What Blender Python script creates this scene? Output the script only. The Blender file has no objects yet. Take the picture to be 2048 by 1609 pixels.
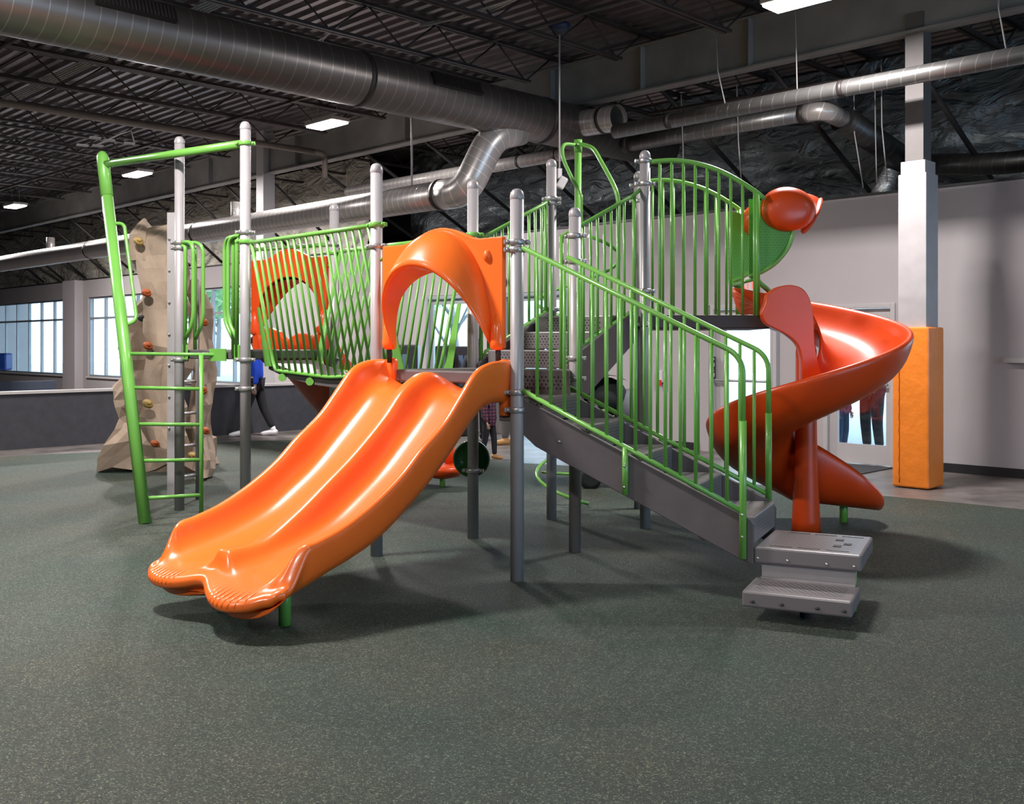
import bpy, math, random
from mathutils import Vector, Matrix
random.seed(7)
S = bpy.context.scene
R = math.radians
# ---------------------------------------------------------------- camera
F, CX, HY, CH = 2050.0, 1024.0, 690.0, 1.55      # focal (px of 2048), centre column, horizon row, eye height
cd = bpy.data.cameras.new('camera'); cam = bpy.data.objects.new('camera', cd); S.collection.objects.link(cam)
cam.location = (0, 0, CH); cam.rotation_euler = (R(90), 0, 0)
cd.sensor_width = 36; cd.lens = F / 2048 * 36; cd.shift_y = -(804.5 - HY) / 2048; cd.clip_end = 300
S.camera = cam
S.view_settings.view_transform = 'Standard'; S.view_settings.look = 'None'
S.view_settings.gamma = 1; S.view_settings.use_curve_mapping = False
S.view_settings.exposure = 0.0
S.cycles.use_denoising = True
S.cycles.max_bounces = 8; S.cycles.diffuse_bounces = 4; S.cycles.glossy_bounces = 3
S.cycles.transparent_max_bounces = 12; S.cycles.sample_clamp_indirect = 4
S.cycles.caustics_reflective = False; S.cycles.caustics_refractive = False
# ---------------------------------------------------------------- world (overcast bright sky)
W = bpy.data.worlds.new('sky'); S.world = W; W.use_nodes = True
bg = W.node_tree.nodes['Background']; bg.inputs[0].default_value = (.66, .84, 1.0, 1); bg.inputs[1].default_value = 3.8
# ---------------------------------------------------------------- building axes (45 deg to the camera)
Q = math.sqrt(.5)
def ND(n, d, h=0.0): return Vector(((n - d) * Q, (n + d) * Q, h))
NV = Vector((Q, Q, 0)); DV = Vector((-Q, Q, 0)); UP = Vector((0, 0, 1))
def lamp(name, loc, power, sx, sy, rot, col, spread=180):
    l = bpy.data.lights.new(name, 'AREA'); l.shape = 'RECTANGLE'; l.size = sx; l.size_y = sy
    l.energy = power; l.color = col; l.spread = R(spread)
    o = bpy.data.objects.new(name, l); o.location = loc; o.rotation_euler = rot; S.collection.objects.link(o); return o
LED = (1.0, .955, .94)
FIX = [(9.2, 5.15, 5.0), (9.2, 13.25, 5.0), (9.2, 19.8, 5.0), (9.2, 26.5, 5.0),      # row in the photo
       (2.5, 7.0, 5.0), (3.0, 0.3, 5.0), (3.0, 14.0, 5.0), (-3.2, 7.2, 5.0), (-3.2, 0.3, 5.0), (9.2, -1.5, 5.0)]
FIXP = [300, 380, 520, 520, 440, 40, 320, 240, 400, 30]
for (n, d, h), p in zip(FIX, FIXP):
    lamp('ceiling_light_lamp', ND(n, d, h - .075), p, .62, .26, (0, 0, R(135)), LED)
# daylight: the sky through windows and doors, and the broad blue-lit window in the end wall to the right of the camera
lamp('daylight_right_window', ND(4.5, -8.3, 1.9), 220, 9.0, 2.6, (R(90), 0, R(45)), (.20, .55, 1.0))

# ---------------------------------------------------------------- materials
MATS = {}
def base_mat(name):
    m = bpy.data.materials.new(name); m.use_nodes = True
    return m, m.node_tree.nodes, m.node_tree.links, m.node_tree.nodes['Principled BSDF']
def mat(name, col, rough=.5, metal=0., var=.06, scale=6., bump=0., bscale=60., coat=0., spec=.5):
    if name in MATS: return MATS[name]
    m, N, L, B = base_mat(name)
    tc = N.new('ShaderNodeTexCoord'); nz = N.new('ShaderNodeTexNoise'); nz.inputs['Scale'].default_value = scale
    nz.inputs['Detail'].default_value = 5
    L.new(tc.outputs['Object'], nz.inputs['Vector'])
    rp = N.new('ShaderNodeValToRGB'); e = rp.color_ramp.elements
    e[0].position = .3; e[1].position = .7
    e[0].color = tuple(max(0, c * (1 - var)) for c in col) + (1,); e[1].color = tuple(min(1, c * (1 + var)) for c in col) + (1,)
    L.new(nz.outputs['Fac'], rp.inputs['Fac']); L.new(rp.outputs['Color'], B.inputs['Base Color'])
    B.inputs['Roughness'].default_value = rough; B.inputs['Metallic'].default_value = metal
    B.inputs['Specular IOR Level'].default_value = spec
    if coat: B.inputs['Coat Weight'].default_value = coat; B.inputs['Coat Roughness'].default_value = .12
    if bump:
        n2 = N.new('ShaderNodeTexNoise'); n2.inputs['Scale'].default_value = bscale; n2.inputs['Detail'].default_value = 4
        L.new(tc.outputs['Object'], n2.inputs['Vector'])
        b = N.new('ShaderNodeBump'); b.inputs['Strength'].default_value = bump; b.inputs['Distance'].default_value = .01
        L.new(n2.outputs['Fac'], b.inputs['Height']); L.new(b.outputs['Normal'], B.inputs['Normal'])
    MATS[name] = m; return m
def emit(name, col, st):
    m, N, L, B = base_mat(name); B.inputs['Base Color'].default_value = tuple(col) + (1,)
    B.inputs['Emission Color'].default_value = tuple(col) + (1,); B.inputs['Emission Strength'].default_value = st
    MATS[name] = m; return m
def perf(name, col, a, b, px=.03, py=.022, r=.2, rough=.33):
    """plate with rows of punched holes inside |u|<a, |v|<b (metres)"""
    m, N, L, B = base_mat(name)
    uv = N.new('ShaderNodeUVMap'); sep = N.new('ShaderNodeSeparateXYZ'); L.new(uv.outputs[0], sep.inputs[0])
    def M(op, x, y=None):
        n = N.new('ShaderNodeMath'); n.operation = op
        for i, v in enumerate((x, y)):
            if v is None: continue
            if isinstance(v, (int, float)): n.inputs[i].default_value = v
            else: L.new(v, n.inputs[i])
        return n.outputs[0]
    row = M('FLOOR', M('DIVIDE', sep.outputs[1], py))
    fu = M('SUBTRACT', M('FRACT', M('ADD', M('DIVIDE', sep.outputs[0], px), M('MULTIPLY', row, .5))), .5)
    fv = M('SUBTRACT', M('FRACT', M('DIVIDE', sep.outputs[1], py)), .5)
    dd = M('SQRT', M('ADD', M('MULTIPLY', fu, fu), M('MULTIPLY', M('MULTIPLY', fv, fv), (py / px) ** 2)))
    hole = M('MULTIPLY', M('LESS_THAN', dd, r), M('MULTIPLY', M('LESS_THAN', M('ABSOLUTE', sep.outputs[0]), a), M('LESS_THAN', M('ABSOLUTE', sep.outputs[1]), b)))
    mx = N.new('ShaderNodeMix'); mx.data_type = 'RGBA'; L.new(hole, mx.inputs[0])
    mx.inputs[6].default_value = tuple(col) + (1,); mx.inputs[7].default_value = (.012, .012, .014, 1)
    L.new(mx.outputs[2], B.inputs['Base Color']); B.inputs['Roughness'].default_value = rough
    bp = N.new('ShaderNodeBump'); bp.invert = True; bp.inputs['Strength'].default_value = .4; L.new(hole, bp.inputs['Height']); bp.inputs['Distance'].default_value = .01
    L.new(bp.outputs[0], B.inputs['Normal'])
    return m
def duct_mat(name, col, pitch=.15, rough=.32, met=.85):
    m, N, L, B = base_mat(name)
    uv = N.new('ShaderNodeUVMap'); sep = N.new('ShaderNodeSeparateXYZ'); L.new(uv.outputs[0], sep.inputs[0])
    a = N.new('ShaderNodeMath'); a.operation = 'DIVIDE'; L.new(sep.outputs[0], a.inputs[0]); a.inputs[1].default_value = pitch
    ad = N.new('ShaderNodeMath'); ad.operation = 'ADD'; L.new(a.outputs[0], ad.inputs[0]); L.new(sep.outputs[1], ad.inputs[1])
    f = N.new('ShaderNodeMath'); f.operation = 'FRACT'; L.new(ad.outputs[0], f.inputs[0])
    l = N.new('ShaderNodeMath'); l.operation = 'LESS_THAN'; L.new(f.outputs[0], l.inputs[0]); l.inputs[1].default_value = .07
    nz = N.new('ShaderNodeTexNoise'); nz.inputs['Scale'].default_value = 5; nz.inputs['Detail'].default_value = 6
    tc = N.new('ShaderNodeTexCoord'); L.new(tc.outputs['Object'], nz.inputs['Vector'])
    rp = N.new('ShaderNodeValToRGB'); rp.color_ramp.elements[0].color = tuple(c * .82 for c in col) + (1,); rp.color_ramp.elements[1].color = tuple(min(1, c * 1.15) for c in col) + (1,)
    L.new(nz.outputs['Fac'], rp.inputs['Fac'])
    mx = N.new('ShaderNodeMix'); mx.data_type = 'RGBA'; L.new(l.outputs[0], mx.inputs[0]); L.new(rp.outputs[0], mx.inputs[6])
    mx.inputs[7].default_value = tuple(min(1, c * 1.7) for c in col) + (1,)
    L.new(mx.outputs[2], B.inputs['Base Color']); B.inputs['Metallic'].default_value = met
    B.inputs['Roughness'].default_value = rough
    bp = N.new('ShaderNodeBump'); bp.inputs['Strength'].default_value = .7; bp.inputs['Distance'].default_value = .01
    L.new(l.outputs[0], bp.inputs['Height']); L.new(bp.outputs[0], B.inputs['Normal'])
    return m
ORANGE = mat('orange_plastic', (.95, .172, .022), .30, 0, .03, 2, .04, 90, coat=.25)
ORANGE2 = mat('orange_plastic_deep_shaded', (.70, .065, .006), .36, 0, .03, 2, .04, 90, coat=.1)  # deeper orange; on the rear arch and rear slide it paints in shade
GREEN = mat('green_powder_coat', (.165, .43, .075), .33, 0, .04, 3, .03, 200, coat=.2)
PERFG = perf('green_perforated_sheet', (.10, .36, .03), 3, 3, .022, .022, .13, .4)
STEEL = mat('brushed_post_metal', (.42, .388, .39), .40, .2, .06, 4, .03, 150)
CLAMP = mat('cast_clamp_metal', (.45, .43, .42), .38, .7, .08, 10, .1, 80)
GREY = mat('grey_coated_steel', (.115, .098, .102), .5, 0, .08, 8, .08, 200)
DARKGREY = mat('dark_coated_steel', (.03, .03, .033), .5, 0, .1, 8)
BLACK = mat('black_rubber', (.012, .012, .013), .6, 0, .1)
SILVER = mat('silver_bolt', (.75, .72, .66), .25, .9, .05)
WALL = mat('painted_wall', (.40, .36, .365), .75, 0, .03, 1.2, .05, 120)
WHITE = mat('white_paint', (.62, .58, .58), .55, 0, .03, 2)
DOORW = mat('door_paint', (.44, .41, .41), .5, 0, .03, 2)
SHADEW = mat('dark_unseen_wall', (.10, .095, .10), .7)  # for walls out of view, made dark to cut bounced fill light
BASEB = mat('black_vinyl_base', (.012, .012, .013), .45)
PAD = mat('orange_vinyl_pad', (.95, .25, .025), .38, 0, .05, 3, 1.0, 7, coat=.1)
ROCK = mat('tan_rock', (.43, .325, .24), .85, 0, .12, 5, .35, 60)
HOLDO = mat('orange_hold', (.50, .11, .025), .6, 0, .1)
HOLDY = mat('yellow_hold', (.50, .33, .10), .6, 0, .1)
HOLDK = mat('dark_hold', (.02, .02, .025), .6, 0, .1)
JOIST = mat('black_joist_steel', (.06, .047, .045), .55, .3, .2, 3)
DECKM = mat('dark_roof_deck', (.24, .205, .21), .38, .6, .2, 3)
BEAM = mat('grey_beam', (.30, .29, .275), .6, .1, .25, 1.5)
DUCT = duct_mat('spiral_duct_metal', (.20, .18, .17), .15, .38)
DUCT2 = duct_mat('bright_duct_metal', (.56, .52, .50), .12, .32, .5)
DUCT3 = duct_mat('grey_duct_metal', (.22, .215, .21), .15, .36, .7)
SHAFT = mat('column_steel', (.15, .135, .13), .6, .1)
DUCTD = duct_mat('dark_duct_metal', (.07, .07, .07), .15, .4)
BAND = mat('duct_band', (.05, .042, .04), .5, .5)
PIPE = mat('beige_pipe', (.20, .16, .13), .5, .2)
HWALL = mat('charcoal_half_wall', (.035, .034, .042), .7, 0, .15, 8, .1, 90)
CAPM = mat('pale_wall_cap', (.42, .39, .38), .5)
FRAME = mat('window_frame_metal', (.38, .40, .43), .4, .4)
GLOW = emit('lit_diffuser', (1, .97, .95), 14)
def glass(name, tint=(.9, .97, 1), refl=.08):
    m, N, L, B = base_mat(name); N.remove(B)
    t = N.new('ShaderNodeBsdfTransparent'); t.inputs[0].default_value = tint + (1,)
    g = N.new('ShaderNodeBsdfGlossy'); g.inputs['Roughness'].default_value = .02
    mx = N.new('ShaderNodeMixShader'); mx.inputs[0].default_value = refl; L.new(t.outputs[0], mx.inputs[1]); L.new(g.outputs[0], mx.inputs[2])
    L.new(mx.outputs[0], N['Material Output'].inputs[0]); return m
GLASS = glass('window_glass')
# rubber crumb floor
def turf_mat():
    m, N, L, B = base_mat('rubber_crumb')
    tc = N.new('ShaderNodeTexCoord')
    def noise(s, d=2, r=.6):
        n = N.new('ShaderNodeTexNoise'); n.inputs['Scale'].default_value = s; n.inputs['Detail'].default_value = d; n.inputs['Roughness'].default_value = r
        L.new(tc.outputs['Object'], n.inputs['Vector']); return n.outputs['Fac']
    v = N.new('ShaderNodeTexVoronoi'); v.inputs['Scale'].default_value = 185; L.new(tc.outputs['Object'], v.inputs['Vector'])
    rp = N.new('ShaderNodeValToRGB'); cr = rp.color_ramp; cr.elements[0].position = .0; cr.elements[0].color = (.006, .010, .008, 1)
    cr.elements[1].position = .88; cr.elements[1].color = (.052, .066, .050, 1)
    k = cr.elements.new(.5); k.color = (.023, .034, .029, 1)
    k = cr.elements.new(.97); k.color = (.17, .19, .17, 1)
    sp = N.new('ShaderNodeSeparateColor'); L.new(v.outputs['Color'], sp.inputs[0]); L.new(sp.outputs[0], rp.inputs['Fac'])
    big = N.new('ShaderNodeValToRGB'); big.color_ramp.elements[0].position = .35; big.color_ramp.elements[0].color = (.66, 1.0, .80, 1)
    big.color_ramp.elements[1].position = .65; big.color_ramp.elements[1].color = (1.28, 1.08, .82, 1)
    L.new(noise(.75, 4), big.inputs['Fac'])
    mx = N.new('ShaderNodeMix'); mx.data_type = 'RGBA'; mx.blend_type = 'MULTIPLY'; mx.inputs[0].default_value = 1
    L.new(rp.outputs[0], mx.inputs[6]); L.new(big.outputs[0], mx.inputs[7]); L.new(mx.outputs[2], B.inputs['Base Color'])
    B.inputs['Roughness'].default_value = .62; B.inputs['Specular IOR Level'].default_value = .45
    b = N.new('ShaderNodeBump'); b.inputs['Strength'].default_value = .9; b.inputs['Distance'].default_value = .006
    L.new(v.outputs['Distance'], b.inputs['Height']); L.new(b.outputs[0], B.inputs['Normal'])
    return m
def concrete_mat():
    m, N, L, B = base_mat('polished_concrete')
    tc = N.new('ShaderNodeTexCoord'); n = N.new('ShaderNodeTexNoise'); n.inputs['Scale'].default_value = 2.2; n.inputs['Detail'].default_value = 9; n.inputs['Roughness'].default_value = .65
    L.new(tc.outputs['Object'], n.inputs['Vector'])
    rp = N.new('ShaderNodeValToRGB'); e = rp.color_ramp.elements; e[0].position = .32; e[0].color = (.08, .07, .066, 1); e[1].position = .68; e[1].color = (.22, .195, .18, 1)
    L.new(n.outputs['Fac'], rp.inputs['Fac']); L.new(rp.outputs[0], B.inputs['Base Color']); B.inputs['Roughness'].default_value = .38; B.inputs['Specular IOR Level'].default_value = .25
    return m
def foil_mat(name, col, rough=.28, met=.8):
    m, N, L, B = base_mat(name)
    tc = N.new('ShaderNodeTexCoord')
    mp = N.new('ShaderNodeMapping'); mp.inputs['Scale'].default_value = (1, 1, 2.2); L.new(tc.outputs['Object'], mp.inputs[0])
    n = N.new('ShaderNodeTexNoise'); n.inputs['Scale'].default_value = 1.6; n.inputs['Detail'].default_value = 8; n.inputs['Distortion'].default_value = 1.4
    L.new(mp.outputs[0], n.inputs['Vector'])
    b = N.new('ShaderNodeBump'); b.inputs['Strength'].default_value = 1; b.inputs['Distance'].default_value = .25
    L.new(n.outputs['Fac'], b.inputs['Height']); L.new(b.outputs[0], B.inputs['Normal'])
    B.inputs['Base Color'].default_value = tuple(col) + (1,); B.inputs['Metallic'].default_value = met; B.inputs['Roughness'].default_value = rough
    return m
TURF = turf_mat(); CONC = concrete_mat(); FOIL = foil_mat('crinkled_foil', (.75, .70, .60), .5, .15); FOILD = foil_mat('dark_foil', (.30, .34, .36), .33, .7)

# ---------------------------------------------------------------- mesh builder
V = Vector
class MB:
    def __init__(s): s.v = []; s.f = []; s.sm = []; s.uv = []
    def face(s, idx, smooth=False, uv=None): s.f.append(tuple(idx)); s.sm.append(smooth); s.uv.append(uv)
    def poly(s, pts, smooth=False):
        i = len(s.v); s.v += [V(p) for p in pts]; s.face(range(i, i + len(pts)), smooth); return s
    def box(s, c, size, ang=0, M=None, toponly=False):
        c = V(c); X, Y, Z = [k / 2 for k in size]
        if M is None: M = Matrix.Rotation(ang, 3, 'Z')
        i = len(s.v)
        for x in (-X, X):
            for y in (-Y, Y):
                for z in (-Z, Z): s.v.append(c + M @ V((x, y, z)))
        q = [((0, 1, 3, 2), 1, 2), ((4, 6, 7, 5), 1, 2), ((0, 4, 5, 1), 0, 2), ((2, 3, 7, 6), 0, 2), ((0, 2, 6, 4), 0, 1), ((1, 5, 7, 3), 0, 1)]
        sg = [V((x, y, z)) for x in (-X, X) for y in (-Y, Y) for z in (-Z, Z)]
        for fc, a, b in q: s.face([i + k for k in fc], False, [(sg[k][a] + (5 if toponly and b == 2 else 0), sg[k][b]) for k in fc])
        return s
    def nbox(s, n0, n1, d0, d1, h0, h1):
        return s.box(ND((n0 + n1) / 2, (d0 + d1) / 2, (h0 + h1) / 2), (abs(n1 - n0), abs(d1 - d0), abs(h1 - h0)), R(45))
    def prism(s, pts, vec, smooth=False):
        vec = V(vec); a = [V(p) for p in pts]; n = len(a); i = len(s.v)
        s.v += a + [p + vec for p in a]
        s.face(list(range(i, i + n))[::-1]); s.face(range(i + n, i + 2 * n))
        for k in range(n): s.face((i + k, i + (k + 1) % n, i + n + (k + 1) % n, i + n + k), smooth)
        return s
    def grid(s, rows, closev=False, smooth=True, capends=False, closeu=False):
        i = len(s.v); nr = len(rows); nc = len(rows[0])
        for r in rows: s.v += [V(p) for p in r]
        for a in range(nr if closeu else nr - 1):
            for b in range(nc if closev else nc - 1):
                a2 = (a + 1) % nr; b2 = (b + 1) % nc
                s.face((i + a * nc + b, i + a * nc + b2, i + a2 * nc + b2, i + a2 * nc + b), smooth)
        if capends:
            s.face([i + b for b in range(nc)][::-1]); s.face([i + (nr - 1) * nc + b for b in range(nc)])
        return s
    def tube(s, path, r, n=12, cap=True, closed=False):
        P = [V(p) for p in path]; m = len(P)
        rr = r if isinstance(r, (list, tuple)) else [r] * m
        T = []
        for k in range(m):
            if closed: t = P[(k + 1) % m] - P[k - 1]
            else: t = P[min(k + 1, m - 1)] - P[max(k - 1, 0)]
            T.append(t.normalized() if t.length > 1e-9 else V((0, 0, 1)))
        up = V((0, 0, 1)) if abs(T[0].z) < .9 else V((1, 0, 0))
        x = (up - T[0] * up.dot(T[0])).normalized(); i = len(s.v); L = 0
        for k in range(m):
            x = (x - T[k] * x.dot(T[k])).normalized(); y = T[k].cross(x)
            for j in range(n):
                a = 2 * math.pi * j / n; s.v.append(P[k] + (x * math.cos(a) + y * math.sin(a)) * rr[k])
        for k in range(m if closed else m - 1):
            k2 = (k + 1) % m; dl = (P[k2] - P[k]).length
            for j in range(n):
                j2 = (j + 1) % n
                s.face((i + k * n + j, i + k * n + j2, i + k2 * n + j2, i + k2 * n + j), True,
                       [(L, j / n), (L, (j + 1) / n), (L + dl, (j + 1) / n), (L + dl, j / n)])
            L += dl
        if cap and not closed:
            s.face([i + j for j in range(n)][::-1]); s.face([i + (m - 1) * n + j for j in range(n)])
        return s
    def lathe(s, c, prof, n=16, M=None):
        rows = []
        for (r, z) in prof:
            row = []
            for j in range(n):
                a = 2 * math.pi * j / n; p = V((r * math.cos(a), r * math.sin(a), z))
                row.append(V(c) + (M @ p if M else p))
            rows.append(row)
        return s.grid(rows, closev=True, capends=True)
    def ball(s, c, rad, n=14, m=9, M=None):
        if not isinstance(rad, (tuple, list)): rad = (rad,) * 3
        rows = []
        for a in range(m + 1):
            th = math.pi * (a + .02) / (m + .04) if a in (0, m) else math.pi * a / m
            row = []
            for b in range(n):
                ph = 2 * math.pi * b / n
                p = V((rad[0] * math.sin(th) * math.cos(ph), rad[1] * math.sin(th) * math.sin(ph), -rad[2] * math.cos(th)))
                row.append(V(c) + (M @ p if M else p))
            rows.append(row)
        return s.grid(rows, closev=True, capends=True)
    def build(s, name, m, parent=None, origin=None, bevel=0, seg=2, subsurf=0, label=None):
        o_w = V(origin) if origin is not None else (V(parent['_o']) if parent is not None and '_o' in parent else V((0, 0, 0)))
        me = bpy.data.meshes.new(name); me.from_pydata([tuple(p - o_w) for p in s.v], [], s.f); 
        for p, k in zip(me.polygons, s.sm): p.use_smooth = k
        if any(u is not None for u in s.uv):
            ul = me.uv_layers.new(name='UVMap'); li = 0
            for fc, u in zip(s.f, s.uv):
                for k in range(len(fc)):
                    if u is not None: ul.data[li].uv = u[k]
                    li += 1
        me.materials.append(m); me.update()
        o = bpy.data.objects.new(name, me); S.collection.objects.link(o)
        if parent is not None:
            o.parent = parent
            o.location = o_w - V(parent['_o'])
        else: o.location = o_w
        o['_o'] = tuple(o_w)
        if bevel:
            b = o.modifiers.new('bevel', 'BEVEL'); b.width = bevel; b.segments = seg; b.limit_method = 'ANGLE'; b.angle_limit = R(40)
            b.harden_normals = False
        if subsurf:
            b = o.modifiers.new('sub', 'SUBSURF'); b.levels = subsurf; b.render_levels = subsurf
        if label: o['label'] = label
        return o
def thing(name, label, cat, loc, group=None):
    o = bpy.data.objects.new(name, None); S.collection.objects.link(o); o.location = loc; o['_o'] = tuple(V(loc))
    o.empty_display_size = .1
    return tag(o, label, cat, group)
def tag(o, label=None, cat=None, group=None, kind=None):
    if label: o['label'] = label
    if cat: o['category'] = cat
    if group: o['group'] = group
    if kind: o['kind'] = kind
    return o
def struct(o, label=None): return tag(o, label, None, None, 'structure')
def fil(pts, r, k=6):
    """round the corners of a polyline"""
    P = [V(p) for p in pts]; out = [P[0]]
    for i in range(1, len(P) - 1):
        a, b, c = P[i - 1], P[i], P[i + 1]
        ra = min(r, (a - b).length * .49, (c - b).length * .49)
        p0 = b + (a - b).normalized() * ra; p1 = b + (c - b).normalized() * ra
        for j in range(k + 1):
            t = j / k; out.append(p0 * (1 - t) ** 2 + b * 2 * t * (1 - t) + p1 * t * t)
    out.append(P[-1]); return out
def crom(pts, k=6):
    P = [V(p) for p in pts]; out = []
    for i in range(len(P) - 1):
        p0 = P[max(i - 1, 0)]; p1 = P[i]; p2 = P[i + 1]; p3 = P[min(i + 2, len(P) - 1)]
        for j in range(k):
            t = j / k
            out.append(.5 * ((2 * p1) + (p2 - p0) * t + (2 * p0 - 5 * p1 + 4 * p2 - p3) * t * t + (3 * p1 - p0 - 3 * p2 + p3) * t ** 3))
    out.append(P[-1]); return out
def lerp(tab, x):
    if x <= tab[0][0]: return tab[0][1]
    for (a, va), (b, vb) in zip(tab, tab[1:]):
        if x <= b:
            t = (x - a) / (b - a); return va + (vb - va) * t
    return tab[-1][1]
def smooth_tab(tab, x):        # monotone-ish cubic through the table
    n = len(tab)
    if x <= tab[0][0]: return tab[0][1]
    if x >= tab[-1][0]: return tab[-1][1]
    for i in range(n - 1):
        if x <= tab[i + 1][0]:
            x0, y0 = tab[i]; x1, y1 = tab[i + 1]; h = x1 - x0
            m0 = (y1 - tab[i - 1][1]) / (x1 - tab[i - 1][0]) if i > 0 else (y1 - y0) / h
            m1 = (tab[i + 2][1] - y0) / (tab[i + 2][0] - x0) if i < n - 2 else (y1 - y0) / h
            t = (x - x0) / h
            return (2 * t ** 3 - 3 * t * t + 1) * y0 + (t ** 3 - 2 * t * t + t) * h * m0 + (-2 * t ** 3 + 3 * t * t) * y1 + (t ** 3 - t * t) * h * m1
def px(x, y, Z): return V(((x - CX) * Z / F, Z, CH + (HY - y) * Z / F))    # a point of the place at depth Z
ORD = ['first', 'second', 'third', 'fourth', 'fifth', 'sixth', 'seventh', 'eighth', 'ninth', 'tenth', 'eleventh', 'twelfth', 'thirteenth', 'fourteenth', 'fifteenth', 'sixteenth', 'seventeenth', 'eighteenth', 'nineteenth', 'twentieth', 'twenty-first', 'twenty-second', 'twenty-third', 'twenty-fourth']

# ================================================================= BUILDING SHELL
WN, BN, CD = 12.565, 10.96, 4.77          # wall line, beam line, column position along the wall
N0, D0, D1, RH = -8.0, -7.5, 46.0, 5.75
# floor
mb = MB(); mb.nbox(N0, WN + .2, D0, D1, -.3, 0); struct(mb.build('floor', CONC))
edge = [(12.5, -1.0), (8.6, 5.2), (6.2, 8.05), (4.78, 9.57), (3.82, 10.40), (2.72, 11.25), (1.7, 12.15), (.67, 13.05), (-.18, 13.52), (-1.6, 14.7), (-2.9, 16.1),
        (-3.8, 16.5), (-4.8, 16.0), (-5.87, 14.75), (-7.03, 14.06), (-8.6, 12.2), (-9.6, 9.0), (-9.0, 5.5), (-6, 1), (-2, -3.5), (2, -5.5), (8, -5.0)]
ring = crom([(x, y, 0.012) for x, y in edge] + [(edge[0][0], edge[0][1], .012)], 5)[:-1]
mb = MB(); mb.prism([(p.x, p.y, -.004) for p in ring], (0, 0, .016)); struct(mb.build('floor_rubber', TURF))
# outside ground
PAVE = mat('outside_pavement', (.55, .58, .62), .8)
mb = MB(); mb.nbox(WN + .25, 70, -20, 90, -.35, -.05); struct(mb.build('outside_ground', PAVE))
# walls with openings : (d0,d1,h0,h1)
def wall_boxes(mb, t0, t1, a0, a1, h0, h1, holes, axis='d'):
    def B(a, b, z0, z1):
        if b - a < 1e-4 or z1 - z0 < 1e-4: return
        if axis == 'd': mb.nbox(t0, t1, a, b, z0, z1)
        else: mb.nbox(a, b, t0, t1, z0, z1)
    cur = a0
    for (x0, x1, z0, z1) in sorted(holes):
        B(cur, x0, h0, h1); B(x0, x1, h0, z0); B(x0, x1, z1, h1); cur = x1
    B(cur, a1, h0, h1)
WH = 3.47
holes_r = [(1.6, 3.3, .9, 2.95), (5.72, 6.68, 0, 2.06), (7.36, 8.52, 0, 2.12), (11.2, 12.75, 0, 2.45), (13.6, 14.85, 0, 2.47), (21.0, 30.3, .62, 2.95), (31.96, 41.5, .62, 2.95)]
mb = MB(); wall_boxes(mb, WN, WN + .18, D0, D1, 0, WH, holes_r); struct(mb.build('wall_right', WALL))
mb = MB(); wall_boxes(mb, D0 - .18, D0, N0, WN, 0, RH + .1, [(0.0, 9.0, .6, 3.2)], 'n'); struct(mb.build('wall_front', SHADEW))
mb = MB(); mb.nbox(N0 - .18, N0, D0, D1, 0, RH + .1); struct(mb.build('wall_left', SHADEW))
mb = MB(); mb.nbox(N0, 16.5, D1, D1 + .18, 0, RH + .1); struct(mb.build('wall_back', WALL))
# dark cap on the wall top
mb = MB(); mb.nbox(WN - .02, WN + .2, D0, D1, WH, WH + .03); struct(mb.build('trim_1', BASEB))
# baseboards
for k, (a, b) in enumerate([(D0, 5.62), (8.68, 11.1), (6.8, 7.25)]):
    mb = MB(); mb.nbox(WN - .015, WN - .001, a, b, 0.001, .11); struct(mb.build('baseboard_right', BASEB))
# ceiling: corrugated metal deck, ribs run along d
def corr(n0, n1, d0, d1, h, pitch=.205):
    rows = []; mbx = MB(); x = n0; pts = []
    while x < n1:
        for (dx, dz) in ((0, 0), (.075, 0), (.095, .055), (.185, .055)): pts.append((x + dx, h + dz))
        x += pitch
    rows = [[ND(a, d0, z) for a, z in pts], [ND(a, d1, z) for a, z in pts]]
    mbx.grid(rows, smooth=False); return mbx
struct(corr(N0, 16.5, D0, D1, RH).build('ceiling', DECKM))
mb = MB(); mb.nbox(N0, 16.7, D0, D1, RH + .06, RH + .16); struct(mb.build('ceiling_slab', BASEB))
# upper foil faced insulation behind the wall head
def foilwall(name, n, d0, d1, h0, h1, m, amp=.16):
    rows = []; nd = int((d1 - d0) / .22)
    for i in range(14):
        z = h0 + (h1 - h0) * i / 13; row = []
        for j in range(nd + 1):
            d = d0 + (d1 - d0) * j / nd
            w = amp * (math.sin(d * 1.3 + z * 2.1) * .5 + math.sin(d * 3.7 - z * 3.3 + math.sin(d)) * .3 + math.sin(d * 7.9 + z * 5) * .15) * math.sin(math.pi * i / 13 * .9 + .2)
            row.append(ND(n + w, d, z))
        rows.append(row)
    return MB().grid(rows).build(name, m)
tag(foilwall('foil_insulation', 14.35, D0, 9.3, 3.32, RH - .04, FOILD), 'dark crinkled foil insulation above the grey wall at the right', 'insulation')
tag(foilwall('foil_insulation', 14.35, 9.3, 17.5, 3.32, RH - .04, FOILD), 'dark foil insulation behind the playground, between the two long ducts', 'insulation')
tag(foilwall('foil_insulation', 13.2, 17.5, D1, 3.35, 5.55, FOIL, .2), 'shiny crumpled foil insulation above the row of windows at the left', 'insulation')
mb = MB(); mb.nbox(WN + .18, 14.9, D0, D1, 3.2, 3.3); struct(mb.build('trim_2', BEAM))
mb = MB(); mb.nbox(14.75, 14.85, D0, D1, 3.2, RH + .1); struct(mb.build('wall_upper', BASEB))
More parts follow.
